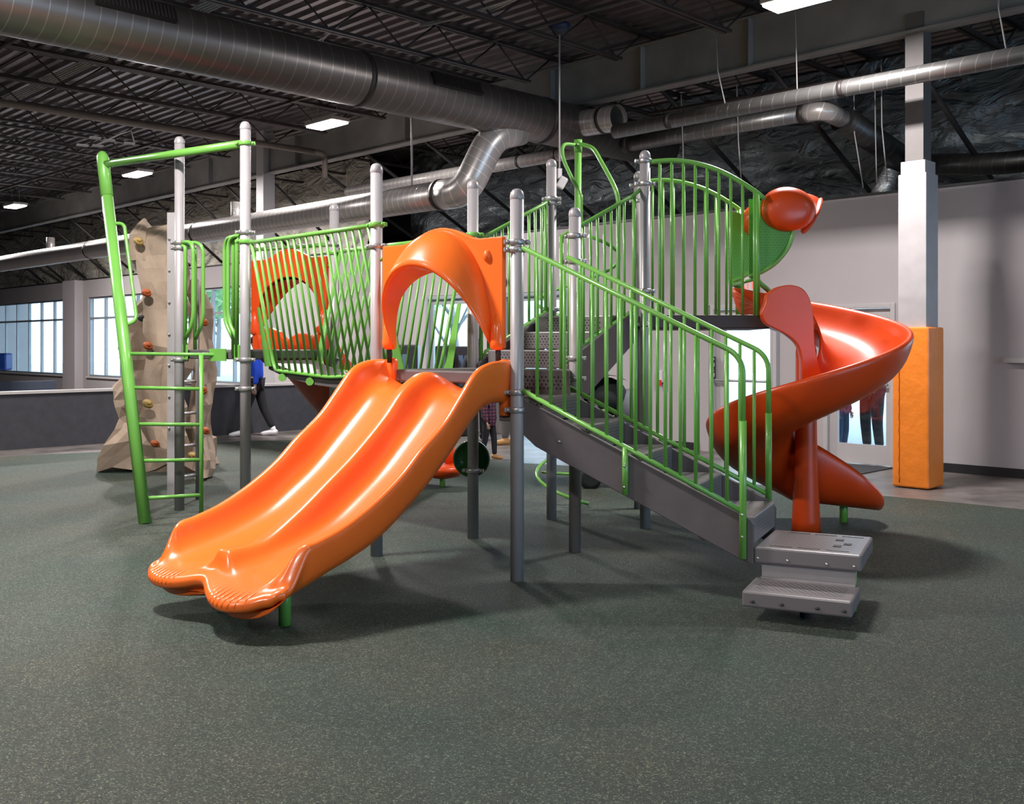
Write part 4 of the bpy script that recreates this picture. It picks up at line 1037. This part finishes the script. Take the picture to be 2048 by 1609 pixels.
# hand loops on the deck opening
for (k, sg, lab) in ((1, 1, 'green bent grab rail fixed to the post by the climbing rock'), (2, -1, 'green bent grab rail fixed to the tallest post')):
    t = thing('grab_rail', lab, 'grab rail', PP(k, 1.42), 'grab rails at the deck opening')
    dv = (PP(2) - PP(1)).normalized() * sg; nb_ = V((-.55, -.6, 0)) * .0
    for j, o2 in enumerate((V((0, 0, 0)), V((.06, .10, 0)))):
        o2 = V((o2.x * sg, o2.y, 0)); base = PP(k) + dv * (.10 if k == 1 else .125) + o2; outp = PP(k) + dv * (.235 if k == 1 else .26) + o2 * 1.0
        rail_obj(t, 'upright', fil([PP(k, 2.46) + o2 * .3, V((base.x, base.y, 2.47)), V((base.x, base.y, 1.45))], .05), .018)
        rail_obj(t, 'outer_loop', fil([PP(k, 2.50) + o2 * .3, V((outp.x, outp.y, 2.50)), V((outp.x, outp.y, 1.76)), V((base.x, base.y, 1.60))], .12), .018)
        if j == 0: MB().box(V((base.x, base.y, 1.48)), (.085, .012, .14), R(-42)).build('foot_plate', GREEN, t, bevel=.01)
# gray side ladder behind
t = thing('side_ladder', 'grey ladder with thin rungs behind the green rungs', 'ladder', V((-3.05, 10.0, 0)))
rail_obj(t, 'side_rail', [px(395, 560, 10.2) * 1, V((px(395, 560, 10.2).x, 10.2, 0))], .02, STEEL)
for y in (763, 826, 890, 951):
    h = CH - (y - HY) * 10.2 / F
    rail_obj(t, 'rung', [V((px(395, 0, 10.2).x, 10.2, h)), V((px(362, 0, 10.1).x, 10.1, h))], .014, STEEL)
# ---------------- climbing rock
from mathutils import noise as mn
rk = thing('climbing_rock', 'tan climbing rock wall with boulder base and coloured holds at the left', 'climbing wall', (-4.1, 11.2, 0))
def rocky(o, amp, sc, seed):
    me = o.data
    for v in me.vertices:
        p = V(v.co) * sc + V((seed, seed * 2, 0))
        d = mn.voronoi(p)[0]; k = (d[1] - d[0]) - .35
        q = V((mn.noise(p * .8), mn.noise(p * .8 + V((9, 0, 0))), mn.noise(p * .8 + V((0, 9, 0)))))
        nrm = V(v.normal)
        v.co = V(v.co) + nrm * (k * amp) + q * amp * .7
def rock_block(name, sect, seed, amp=.07, m=ROCK):
    """sect: list of (z, [(x,y)...]) outlines with equal counts, densified"""
    rows = []
    zs = [s[0] for s in sect]
    def ring(out):
        pts = [V((x, y, 0)) for x, y in out]; r = []; n = len(pts); per = 26
        tot = sum((pts[(i + 1) % n] - pts[i]).length for i in range(n)); 
        for j in range(per):
            s = tot * j / per; i = 0
            while s > (pts[(i + 1) % n] - pts[i]).length: s -= (pts[(i + 1) % n] - pts[i]).length; i += 1
            r.append(pts[i] + (pts[(i + 1) % n] - pts[i]).normalized() * s)
        return r
    rings = [ring(s[1]) for s in sect]
    for i in range(len(sect) - 1):
        m_ = max(1, int((zs[i + 1] - zs[i]) / .11))
        for j in range(m_):
            t = j / m_; rows.append([(a_ * (1 - t) + b_ * t) + UP * (zs[i] * (1 - t) + zs[i + 1] * t) for a_, b_ in zip(rings[i], rings[i + 1])])
    rows.append([a_ + UP * zs[-1] for a_ in rings[-1]])
    c = sum(rows[-1], V()) / 26
    rows.append([p * .5 + c * .5 + UP * .02 for p in rows[-1]])
    o = MB().grid(rows, closev=True, capends=True, smooth=False).build(name, m, rk)
    rocky(o, amp * 1.75, 2.3, seed)
    b_ = o.modifiers.new('bevel', 'BEVEL'); b_.width = .02; b_.segments = 2; b_.limit_method = 'ANGLE'; b_.angle_limit = R(14)
    return o
def rect(x0, x1, y0, y1): return [(x0, y0), (x1, y0), (x1, y1), (x0, y1)]
def xs(x, Z): return (x - CX) * Z / F
# tall slab : pixel extents at depth ~10.6
Zr = 10.7
def slab(xa, xb, dz0=0, dz1=.55): return rect(xs(xa, Zr), xs(xb, Zr), Zr + dz0, Zr + dz1)
def hh_(y): return CH + (HY - y) * Zr / F
rock_block('rock_slab', [(hh_(890), slab(290, 340)), (hh_(850), slab(283, 341)), (hh_(760), slab(282, 341)), (hh_(690), slab(288, 341)), (hh_(640), slab(283, 341)), (hh_(590), slab(276, 341)), (hh_(520), slab(279, 340)), (hh_(480), slab(268, 340)), (hh_(455), slab(272, 338)), (hh_(447), slab(300, 336))], 3.1, .075)
rock_block('rock_peak', [(hh_(520), rect(xs(272, 10.9), xs(305, 10.9), 10.7, 11.2)), (hh_(470), rect(xs(265, 10.9), xs(303, 10.9), 10.7, 11.2)), (hh_(450), rect(xs(278, 10.9), xs(300, 10.9), 10.8, 11.1)), (hh_(436), rect(xs(285, 10.9), xs(292, 10.9), 10.9, 11.0))], 6.3, .05)
def b3(xa, xb, Z, d): return rect(xs(xa, Z), xs(xb, Z), Z, Z + d)
rock_block('rock_base', [(0, b3(200, 400, 12.3, .9)), (.28, b3(212, 395, 12.3, .9)), (.50, b3(226, 370, 12.35, .8)), (.62, b3(240, 350, 12.4, .7)), (.72, b3(234, 345, 12.35, .7)), (1.0, b3(228, 345, 12.35, .7)), (1.2, b3(245, 345, 12.4, .6)), (2.0, b3(262, 345, 12.4, .5)), (2.2, b3(290, 345, 12.5, .4))], 1.7, .13)
ROCKB = ROCK
rock_block('rock_column', [(0, b3(385, 410, 11.6, .5)), (.5, b3(384, 412, 11.6, .5)), (1.0, b3(380, 408, 11.6, .5)), (1.5, b3(376, 410, 11.6, .5)), (2.0, b3(374, 408, 11.6, .5)), (2.3, b3(374, 398, 11.6, .4))], 4.4, .07, ROCKB)
for i, (x, y, m, Z, s) in enumerate([(277, 483, HOLDY, 10.62, 1), (293, 586, HOLDO, 10.62, 1), (296, 692, HOLDO, 10.62, 1), (296, 808, HOLDY, 10.60, 1.1), (310, 888, HOLDO, 10.62, .9), (283, 637, HOLDK, 10.75, .8), (408, 645, HOLDO, 11.55, 1), (404, 780, HOLDO, 11.5, 1.2), (411, 862, HOLDO, 11.55, 1), (385, 912, HOLDY, 11.5, 1)]):
    c = px(x, y, Z); a = MB(); a.ball(c, (.055 * s, .05, .04 * s), 10, 7, Matrix.Rotation(.5, 3, 'Y')); a.ball(c + V((.02, -.03, .012)), (.03 * s, .03, .025 * s), 8, 5)
    a.build('climbing_hold', m, rk, label={HOLDY: 'yellow hold', HOLDO: 'orange hold', HOLDK: 'black hold'}[m])
a = MB(); a.box(V((xs(344, 9.9), 9.9, 1.45)), (.075, .06, 2.75)); st_ = a.build('mounting_plate', STEEL, rk)
for y in (478, 541, 605, 669, 731, 794, 857): 
    a = MB(); a.ball(px(338, y, 9.86), .012, 8, 5); a.build('bolt', SILVER, st_)
# ---------------- corkscrew climber
cc_ = V((.635, 9.85, 0))
t = thing('spiral_climber', 'green pole with spiral rung hoops and arched hand loops behind the stairs', 'climber', cc_)
rail_obj(t, 'center_pole', [cc_, cc_ + UP * 3.50], .033)
rail_obj(t, 'pole_cap', [cc_ + UP * 3.40, cc_ + UP * 3.52], .04)
hel = []
for k in range(0, 3 * 28 + 1):
    a_ = -1.39 - 2 * math.pi * k / 28; hel.append(cc_ + V((.40 * math.cos(a_), .40 * math.sin(a_), .08 + .825 * k / 28)))
rail_obj(t, 'helix_rail', hel, .0165, n=8)
for z, a_ in ((.3, 2.6), (.9, .8), (1.5, 4.0), (2.1, 1.5)):
    rail_obj(t, 'spoke', [cc_ + UP * z, cc_ + V((.4 * math.cos(a_), .4 * math.sin(a_), z))], .014, n=8)
rail_obj(t, 'hand_loop', crom([px(1150, 290, 9.8), px(1128, 290, 9.6), px(1126, 315, 9.4), px(1143, 355, 9.25), px(1160, 388, 9.15), px(1162, 420, 9.1), px(1162, 640, 9.1)], 5), .017)
rail_obj(t, 'hand_loop', crom([px(1158, 288, 9.8), px(1185, 297, 9.6), px(1203, 325, 9.3), px(1228, 372, 9.05), px(1236, 400, 9.0), px(1237, 430, 9.0), px(1236, 640, 9.0)], 5), .02)
# ---------------- green disc on post 4, seat pod
t = thing('activity_disc', 'round dark green disc mounted low on the post behind the slide', 'play panel', PP(4, .61) + V((0, .08, 0)))
MY = Matrix(((1, 0, 0), (0, 0, 1), (0, 1, 0)))
DG = mat('dark_green_plastic', (.015, .12, .02), .35, coat=.2)
dc = PP(4, .635) + V((-.015, .07, 0))
MB().lathe(dc, [(.02, -.005), (.125, -.006), (.132, -.014), (.142, -.016), (.148, .0), (.148, .05), (.12, .06)], 40, MY).build('disc', DG, t)
MB().lathe(PP(4, .635) + V((-.015, .0, 0)), [(.01, -.075), (.012, .06)], 10, MY).build('spindle', CLAMP, t)
sc_ = V((xs(885, 11.1), 11.1, 0))
t = thing('seat_pod', 'small round orange seat on a green post behind the slide', 'seat', sc_)
rail_obj(t, 'post', [sc_, sc_ + UP * .14], .03)
MB().lathe(sc_, [(.05, .10), (.18, .13), (.23, .19), (.23, .23), (.18, .25), (.02, .235)], 24).build('seat', ORANGE2, t)
MB().lathe(sc_ + V((.07, .16, .22)), [(.05, 0), (.06, .2), (.03, .24)], 14).build('backrest', ORANGE2, t)

# ================================================================= PEOPLE & STROLLER
def skinned(name, verts, edges, rad, m, parent, sub=2):
    o0 = V(parent['_o']); me = bpy.data.meshes.new(name); me.from_pydata([tuple(V(v) - o0) for v in verts], edges, [])
    o = bpy.data.objects.new(name, me); S.collection.objects.link(o); o.parent = parent; o['_o'] = tuple(o0)
    sk = o.modifiers.new('skin', 'SKIN')
    if not me.skin_vertices: 
        return o
    for i, r in enumerate(rad):
        me.skin_vertices[0].data[i].radius = (r if isinstance(r, tuple) else (r, r))
        me.skin_vertices[0].data[i].use_root = (i == 0)
    sk.use_smooth_shade = True
    s = o.modifiers.new('sub', 'SUBSURF'); s.levels = sub; s.render_levels = sub
    me.materials.append(m); return o
SKIN = mat('skin', (.42, .24, .17), .5); 
def cloth(n, c): return mat('cloth_' + n, c, .85, 0, .1, 12, .2, 80)
def person(label, loc, H, yaw, top, legs, shoes, hair, stride=.0, armpose='down', headpitch=0, jacket_long=.0, fat=1, hairlen=0, skin=SKIN):
    """standing / walking figure of height H, facing yaw (0 = toward -Y, the camera)"""
    t = thing('person', label, 'person', loc); k = H / 1.75; L = V(loc)
    Rz = Matrix.Rotation(yaw, 3, 'Z')
    def G(x, y, z): return L + Rz @ V((x * k, y * k, z * k))       # x: person's left(+), y: back(+)
    st_ = stride
    hip = G(0, 0, .93)
    J = {'pel': G(0, 0, .95), 'waist': G(0, -.01, 1.08), 'chest': G(0, 0, 1.30), 'neck0': G(0, .01, 1.44), 'neck': G(0, .0, 1.52), 'head': G(0, -.015, 1.60), 'top': G(0, -.01, 1.68)}
    for s, nm in ((1, 'l'), (-1, 'r')):
        sw = st_ * s
        J['hip' + nm] = G(.10 * s, 0, .90); J['knee' + nm] = G(.105 * s, -.02 - sw * .5, .49); J['ank' + nm] = G(.11 * s, .03 - sw, .09 + abs(min(0, sw)) * .15); J['toe' + nm] = G(.125 * s, -.13 - sw, .035)
        J['sh' + nm] = G(.18 * s, .0, 1.40)
        if armpose == 'down': J['el' + nm] = G(.235 * s, .02 + sw * .25, 1.13); J['wr' + nm] = G(.245 * s, -.05 + sw * .4, .89)
        elif armpose == 'hold': J['el' + nm] = G(.22 * s, -.05, 1.13); J['wr' + nm] = G(.16 * s, -.26, 1.08)
    # body in one skin (head, neck, arms, legs)
    names = ['pel', 'waist', 'chest', 'neck0', 'neck', 'head', 'top', 'hipl', 'kneel', 'ankl', 'hipr', 'kneer', 'ankr', 'shl', 'ell', 'wrl', 'shr', 'elr', 'wrr']
    rad = {'pel': .11, 'waist': .105, 'chest': .125, 'neck0': .06, 'neck': .05, 'head': (.082, .095), 'top': (.055, .065), 'hipl': .08, 'hipr': .08, 'kneel': .052, 'kneer': .052, 'ankl': .036, 'ankr': .036, 'shl': .05, 'shr': .05, 'ell': .036, 'elr': .036, 'wrl': .025, 'wrr': .025}
    ed = [('pel', 'waist'), ('waist', 'chest'), ('chest', 'neck0'), ('neck0', 'neck'), ('neck', 'head'), ('head', 'top'), ('pel', 'hipl'), ('hipl', 'kneel'), ('kneel', 'ankl'), ('pel', 'hipr'), ('hipr', 'kneer'), ('kneer', 'ankr'), ('chest', 'shl'), ('shl', 'ell'), ('ell', 'wrl'), ('chest', 'shr'), ('shr', 'elr'), ('elr', 'wrr')]
    vs = [J[n] for n in names]; ix = {n: i for i, n in enumerate(names)}
    E = [(ix[a_], ix[b_]) for a_, b_ in ed]; rd = [tuple(q * k for q in rad[n]) if isinstance(rad[n], tuple) else rad[n] * k for n in names]
    # hands: palm + five fingers as branches
    for s, nm in ((1, 'l'), (-1, 'r')):
        wv = J['wr' + nm]; ev = J['el' + nm]; dr = (wv - ev).normalized(); side = (Rz @ V((0, -1, 0))); side = (side - dr * side.dot(dr)).normalized()
        palm = wv + dr * .06 * k; vs.append(palm); pi = len(vs) - 1; rd.append(.026 * k); E.append((ix['wr' + nm], pi))
        curl = (Rz @ V((-s, 0, 0)))
        for q, (off_, ln) in enumerate(((-.030, .060), (-.010, .075), (.011, .070), (.030, .055))):
            p1 = palm + side * off_ * k + dr * .035 * k; p2 = p1 + dr * ln * .55 * k + curl * .006 * k; p3 = p2 + dr * ln * .4 * k + curl * .02 * k
            for w_, pr in ((p1, pi), (p2, None), (p3, None)):
                vs.append(w_); rd.append(.0085 * k); E.append((pr if pr is not None else len(vs) - 2, len(vs) - 1))
        p1 = palm + side * .035 * k * 1.0 - dr * .01 * k; p2 = p1 + side * .02 * k + dr * .03 * k
        for w_, pr in ((p1, pi), (p2, None)):
            vs.append(w_); rd.append(.010 * k); E.append((pr if pr is not None else len(vs) - 2, len(vs) - 1))
    body = skinned('body', vs, E, rd, skin, t, 2)
    hd_ = G(0, -.02, 1.62); face = Rz @ V((0, -1, 0)); sx = Rz @ V((1, 0, 0))
    a = MB(); a.ball(hd_ + face * .088 * k - UP * .02 * k, (.012 * k, .02 * k, .018 * k), 8, 6, Rz); a.build('nose', skin, body)
    for s in (-1, 1):
        a = MB(); a.ball(hd_ + face * .078 * k + sx * .032 * s * k + UP * .012 * k, .011 * k, 8, 6); a.build('eye', WHITE, body)
        a = MB(); a.ball(hd_ + sx * .078 * s * k, (.012 * k, .02 * k, .03 * k), 8, 6, Rz); a.build('ear', skin, body)
    a = MB(); a.box(hd_ + face * .082 * k - UP * .055 * k, (.04 * k, .012 * k, .008 * k), yaw); a.build('mouth', mat('lips', (.3, .1, .09), .5), body)
    # hair
    a = MB(); c = hd_ + UP * .035 * k - face * .018 * k; a.ball(c, (.088 * k, .10 * k, .092 * k), 14, 9, Rz)
    if hairlen: a.ball(c - face * .03 * k - UP * hairlen * .5 * k, (.085 * k, .06 * k, (hairlen * .5 + .06) * k), 12, 8, Rz)
    a.build('hair', hair, t)
    # jacket
    n2 = ['pel', 'waist', 'chest', 'neck0', 'shl', 'ell', 'wrl', 'shr', 'elr', 'wrr']; i2 = {n: i for i, n in enumerate(n2)}
    r2 = [.150, .142, .150, .075, .072, .060, .045, .072, .060, .045]
    v2 = [J[n] for n in n2]; v2[0] = v2[0] - UP * jacket_long * k
    e2 = [(i2[a_], i2[b_]) for a_, b_ in [('pel', 'waist'), ('waist', 'chest'), ('chest', 'neck0'), ('chest', 'shl'), ('shl', 'ell'), ('ell', 'wrl'), ('chest', 'shr'), ('shr', 'elr'), ('elr', 'wrr')]]
    skinned('jacket', v2, e2, [r * k * fat for r in r2], top, t, 2)
    n3 = ['pel', 'hipl', 'kneel', 'ankl', 'hipr', 'kneer', 'ankr']; i3 = {n: i for i, n in enumerate(n3)}
    e3 = [(i3[a_], i3[b_]) for a_, b_ in [('pel', 'hipl'), ('hipl', 'kneel'), ('kneel', 'ankl'), ('pel', 'hipr'), ('hipr', 'kneer'), ('kneer', 'ankr')]]
    skinned('trousers', [J[n] for n in n3], e3, [r * k for r in (.125, .105, .080, .062, .105, .080, .062)], legs, t, 2)
    for nm in 'lr':
        a_ = J['ank' + nm]; b_ = J['toe' + nm]; a = MB()
        hl = V((a_.x, a_.y, b_.z)) - (b_ - a_).normalized() * .02 * k
        dirs = V((b_.x - a_.x, b_.y - a_.y, 0)).normalized()
        a.tube([hl - dirs * .06 * k + UP * .015 * k, hl - dirs * .03 * k + UP * .02 * k, hl + dirs * .06 * k + UP * .014 * k, V((b_.x, b_.y, b_.z)), V((b_.x, b_.y, b_.z)) + dirs * .06 * k], [.03 * k, .05 * k, .05 * k, .04 * k, .018 * k], 12)
        a.ball(a_ - UP * .01 * k, (.048 * k, .048 * k, .06 * k), 10, 7); a.build('shoe', shoes, t)
    return t
HAIRB = mat('brown_hair', (.05, .025, .015), .6); HAIRK = mat('black_hair', (.012, .01, .01), .6)
person('person in bright blue jacket and black trousers walking by the half wall', (xs(512, 17.4), 17.4, 0), 1.72, R(-90), cloth('blue', (.01, .06, .55)), cloth('black', (.008, .008, .012)), mat('white_shoe', (.75, .73, .75), .5), HAIRK, stride=.24)
def plaid():
    m, N, L, B = base_mat('plaid_cloth'); tc = N.new('ShaderNodeTexCoord')
    def wave(ax, sc):
        w = N.new('ShaderNodeTexWave'); w.bands_direction = ax; w.inputs['Scale'].default_value = sc; L.new(tc.outputs['Object'], w.inputs['Vector']); return w.outputs['Fac']
    r1 = N.new('ShaderNodeValToRGB'); r1.color_ramp.elements[0].color = (.035, .02, .05, 1); r1.color_ramp.elements[1].color = (.22, .06, .10, 1); L.new(wave('Z', 7), r1.inputs[0])
    r2 = N.new('ShaderNodeValToRGB'); r2.color_ramp.elements[0].color = (.3, .3, .4, 1); r2.color_ramp.elements[1].color = (1, .9, .9, 1); L.new(wave('X', 7), r2.inputs[0])
    mx = N.new('ShaderNodeMix'); mx.data_type = 'RGBA'; mx.blend_type = 'MULTIPLY'; mx.inputs[0].default_value = 1; L.new(r1.outputs[0], mx.inputs[6]); L.new(r2.outputs[0], mx.inputs[7]); L.new(mx.outputs[2], B.inputs['Base Color']); B.inputs['Roughness'].default_value = .8
    return m
TANS = mat('tan_shoe', (.42, .22, .07), .6)
person('small child in red and purple plaid jacket and black leggings', (xs(978, 13.9), 13.9, 0), .98, R(60), plaid(), cloth('black', (.008, .008, .012)), TANS, HAIRB, stride=.12, jacket_long=.22, fat=1.35)
person('adult in grey trousers and tan shoes behind the nearest post', (xs(1016, 15.9), 15.9, 0), 1.7, R(-100), cloth('grey', (.08, .075, .08)), cloth('greytrouser', (.10, .09, .085)), TANS, HAIRB, stride=.05)
person('adult with brown hair and dark jacket facing us behind the post', (xs(954, 16.6), 16.6, 0), 1.66, R(10), cloth('dark', (.02, .025, .035)), cloth('darktrouser', (.02, .02, .025)), BLACK, HAIRB, hairlen=.12)
# outside the door
dp = ND(13.75, 6.60)
person('adult in brown coat and black trousers outside the glazed door', (dp.x, dp.y, 0), 1.72, R(-60), cloth('brown', (.06, .015, .012)), cloth('black', (.008, .008, .012)), BLACK, HAIRK, jacket_long=.16, armpose='hold')
dp = ND(13.6, 6.98)
person('child in dark speckled coat outside the glazed door', (dp.x, dp.y, 0), 1.2, R(40), cloth('navy', (.02, .02, .06)), cloth('denim', (.04, .08, .16)), BLACK, HAIRK, jacket_long=.10)
# stroller
sl = V((xs(1228, 11.2), 11.2, 0)); t = thing('stroller', 'black and grey baby stroller seen through the stair railings', 'stroller', sl)
SG = cloth('strollergrey', (.14, .15, .17)); SB = cloth('strollerblack', (.015, .015, .02))
rows = []
for i in range(9):
    a_ = R(-25 + 150 * i / 8); rows.append([sl + V((-.05 - .30 * math.cos(a_) * 1.0, y_, .92 + .30 * math.sin(a_))) for y_ in (-.24, -.2, 0, .2, .24)])
MB().grid(rows).build('canopy', SB, t)
MB().ball(sl + V((-.10, 0, .98)), (.25, .22, .22), 16, 10).build('hood_shell', SB, t)
MB().ball(sl + V((.20, 0, .82)), (.20, .2, .26), 14, 9).build('seat_shell', SG, t)
MB().box(sl + V((0, 0, .58)), (.42, .40, .10), 0).build('seat', SG, t, bevel=.04)
MB().box(sl + V((-.2, 0, .82)), (.08, .40, .5), M=Matrix.Rotation(-.35, 3, 'Y')).build('seat_back', SG, t, bevel=.03)
MB().box(sl + V((.0, 0, .28)), (.45, .36, .16), 0).build('basket', SB, t, bevel=.03)
for y_ in (-.25, .25):
    rail_obj(t, 'frame_tube', fil([sl + V((.36, y_, .10)), sl + V((-.1, y_, .70)), sl + V((-.34, y_, 1.02))], .1), .014, BLACK)
    rail_obj(t, 'frame_tube', [sl + V((-.28, y_, .12)), sl + V((.12, y_, .58))], .014, BLACK)
    for x_, r_ in ((.36, .09), (-.28, .12)):
        MB().lathe(sl + V((x_, y_ - .02, r_)), [(r_ * .6, 0), (r_, .0), (r_ + .002, .02), (r_, .04), (r_ * .6, .04)], 20, MY).build('wheel', BLACK, t)
rail_obj(t, 'handle', [sl + V((-.34, -.25, 1.02)), sl + V((-.34, .25, 1.02))], .018, BLACK)
# ================================================================= outside trees (seen through the far windows)
LEAF = mat('pale_leaf', (.35, .55, .28), .8, 0, .2, 2); BARK = mat('bark', (.35, .33, .33), .9)
tr = [(27, 39, 6, 0), (23, 33, 7, 1), (22, 41, 6.5, 0), (26, 47, 7, 1), (20, 22.5, 4.5, 2), (30, 37, 7, 0)]
for i, (n, d, h, kd) in enumerate(tr):
    b_ = ND(n, d, -.05); t = thing('tree', ['pale green tree outside the left windows, %s from the right' % ORD[i], ][0], 'tree', b_, 'trees outside')
    MB().tube([b_, b_ + V((.1, 0, h * .35)), b_ + V((0, .1, h * .6))], [.16, .12, .08], 8).build('trunk', BARK, t)
    for q in range(5):
        a_ = q * 1.3 + i; MB().tube([b_ + UP * h * (.3 + .06 * q), b_ + V((math.cos(a_) * h * .22, math.sin(a_) * h * .22, h * (.55 + .07 * q)))], [.06, .02], 6).build('branch', BARK, t)
    if kd != 2:
        a = MB(); rnd = random.Random(i)
        for q in range(900):
            v = V((rnd.gauss(0, 1), rnd.gauss(0, 1), rnd.gauss(0, 1))).normalized() * (h * .32 * rnd.random() ** .4)
            c = b_ + UP * h * .66 + V((v.x, v.y, v.z * .9)); u_ = V((rnd.gauss(0, 1), rnd.gauss(0, 1), rnd.gauss(0, 1))).normalized() * .16; w_ = u_.orthogonal().normalized() * .10
            a.poly([c - u_, c + w_, c + u_, c - w_])
        a.build('foliage', LEAF, t)
for o in bpy.data.objects:
    if '_o' in o: del o['_o']
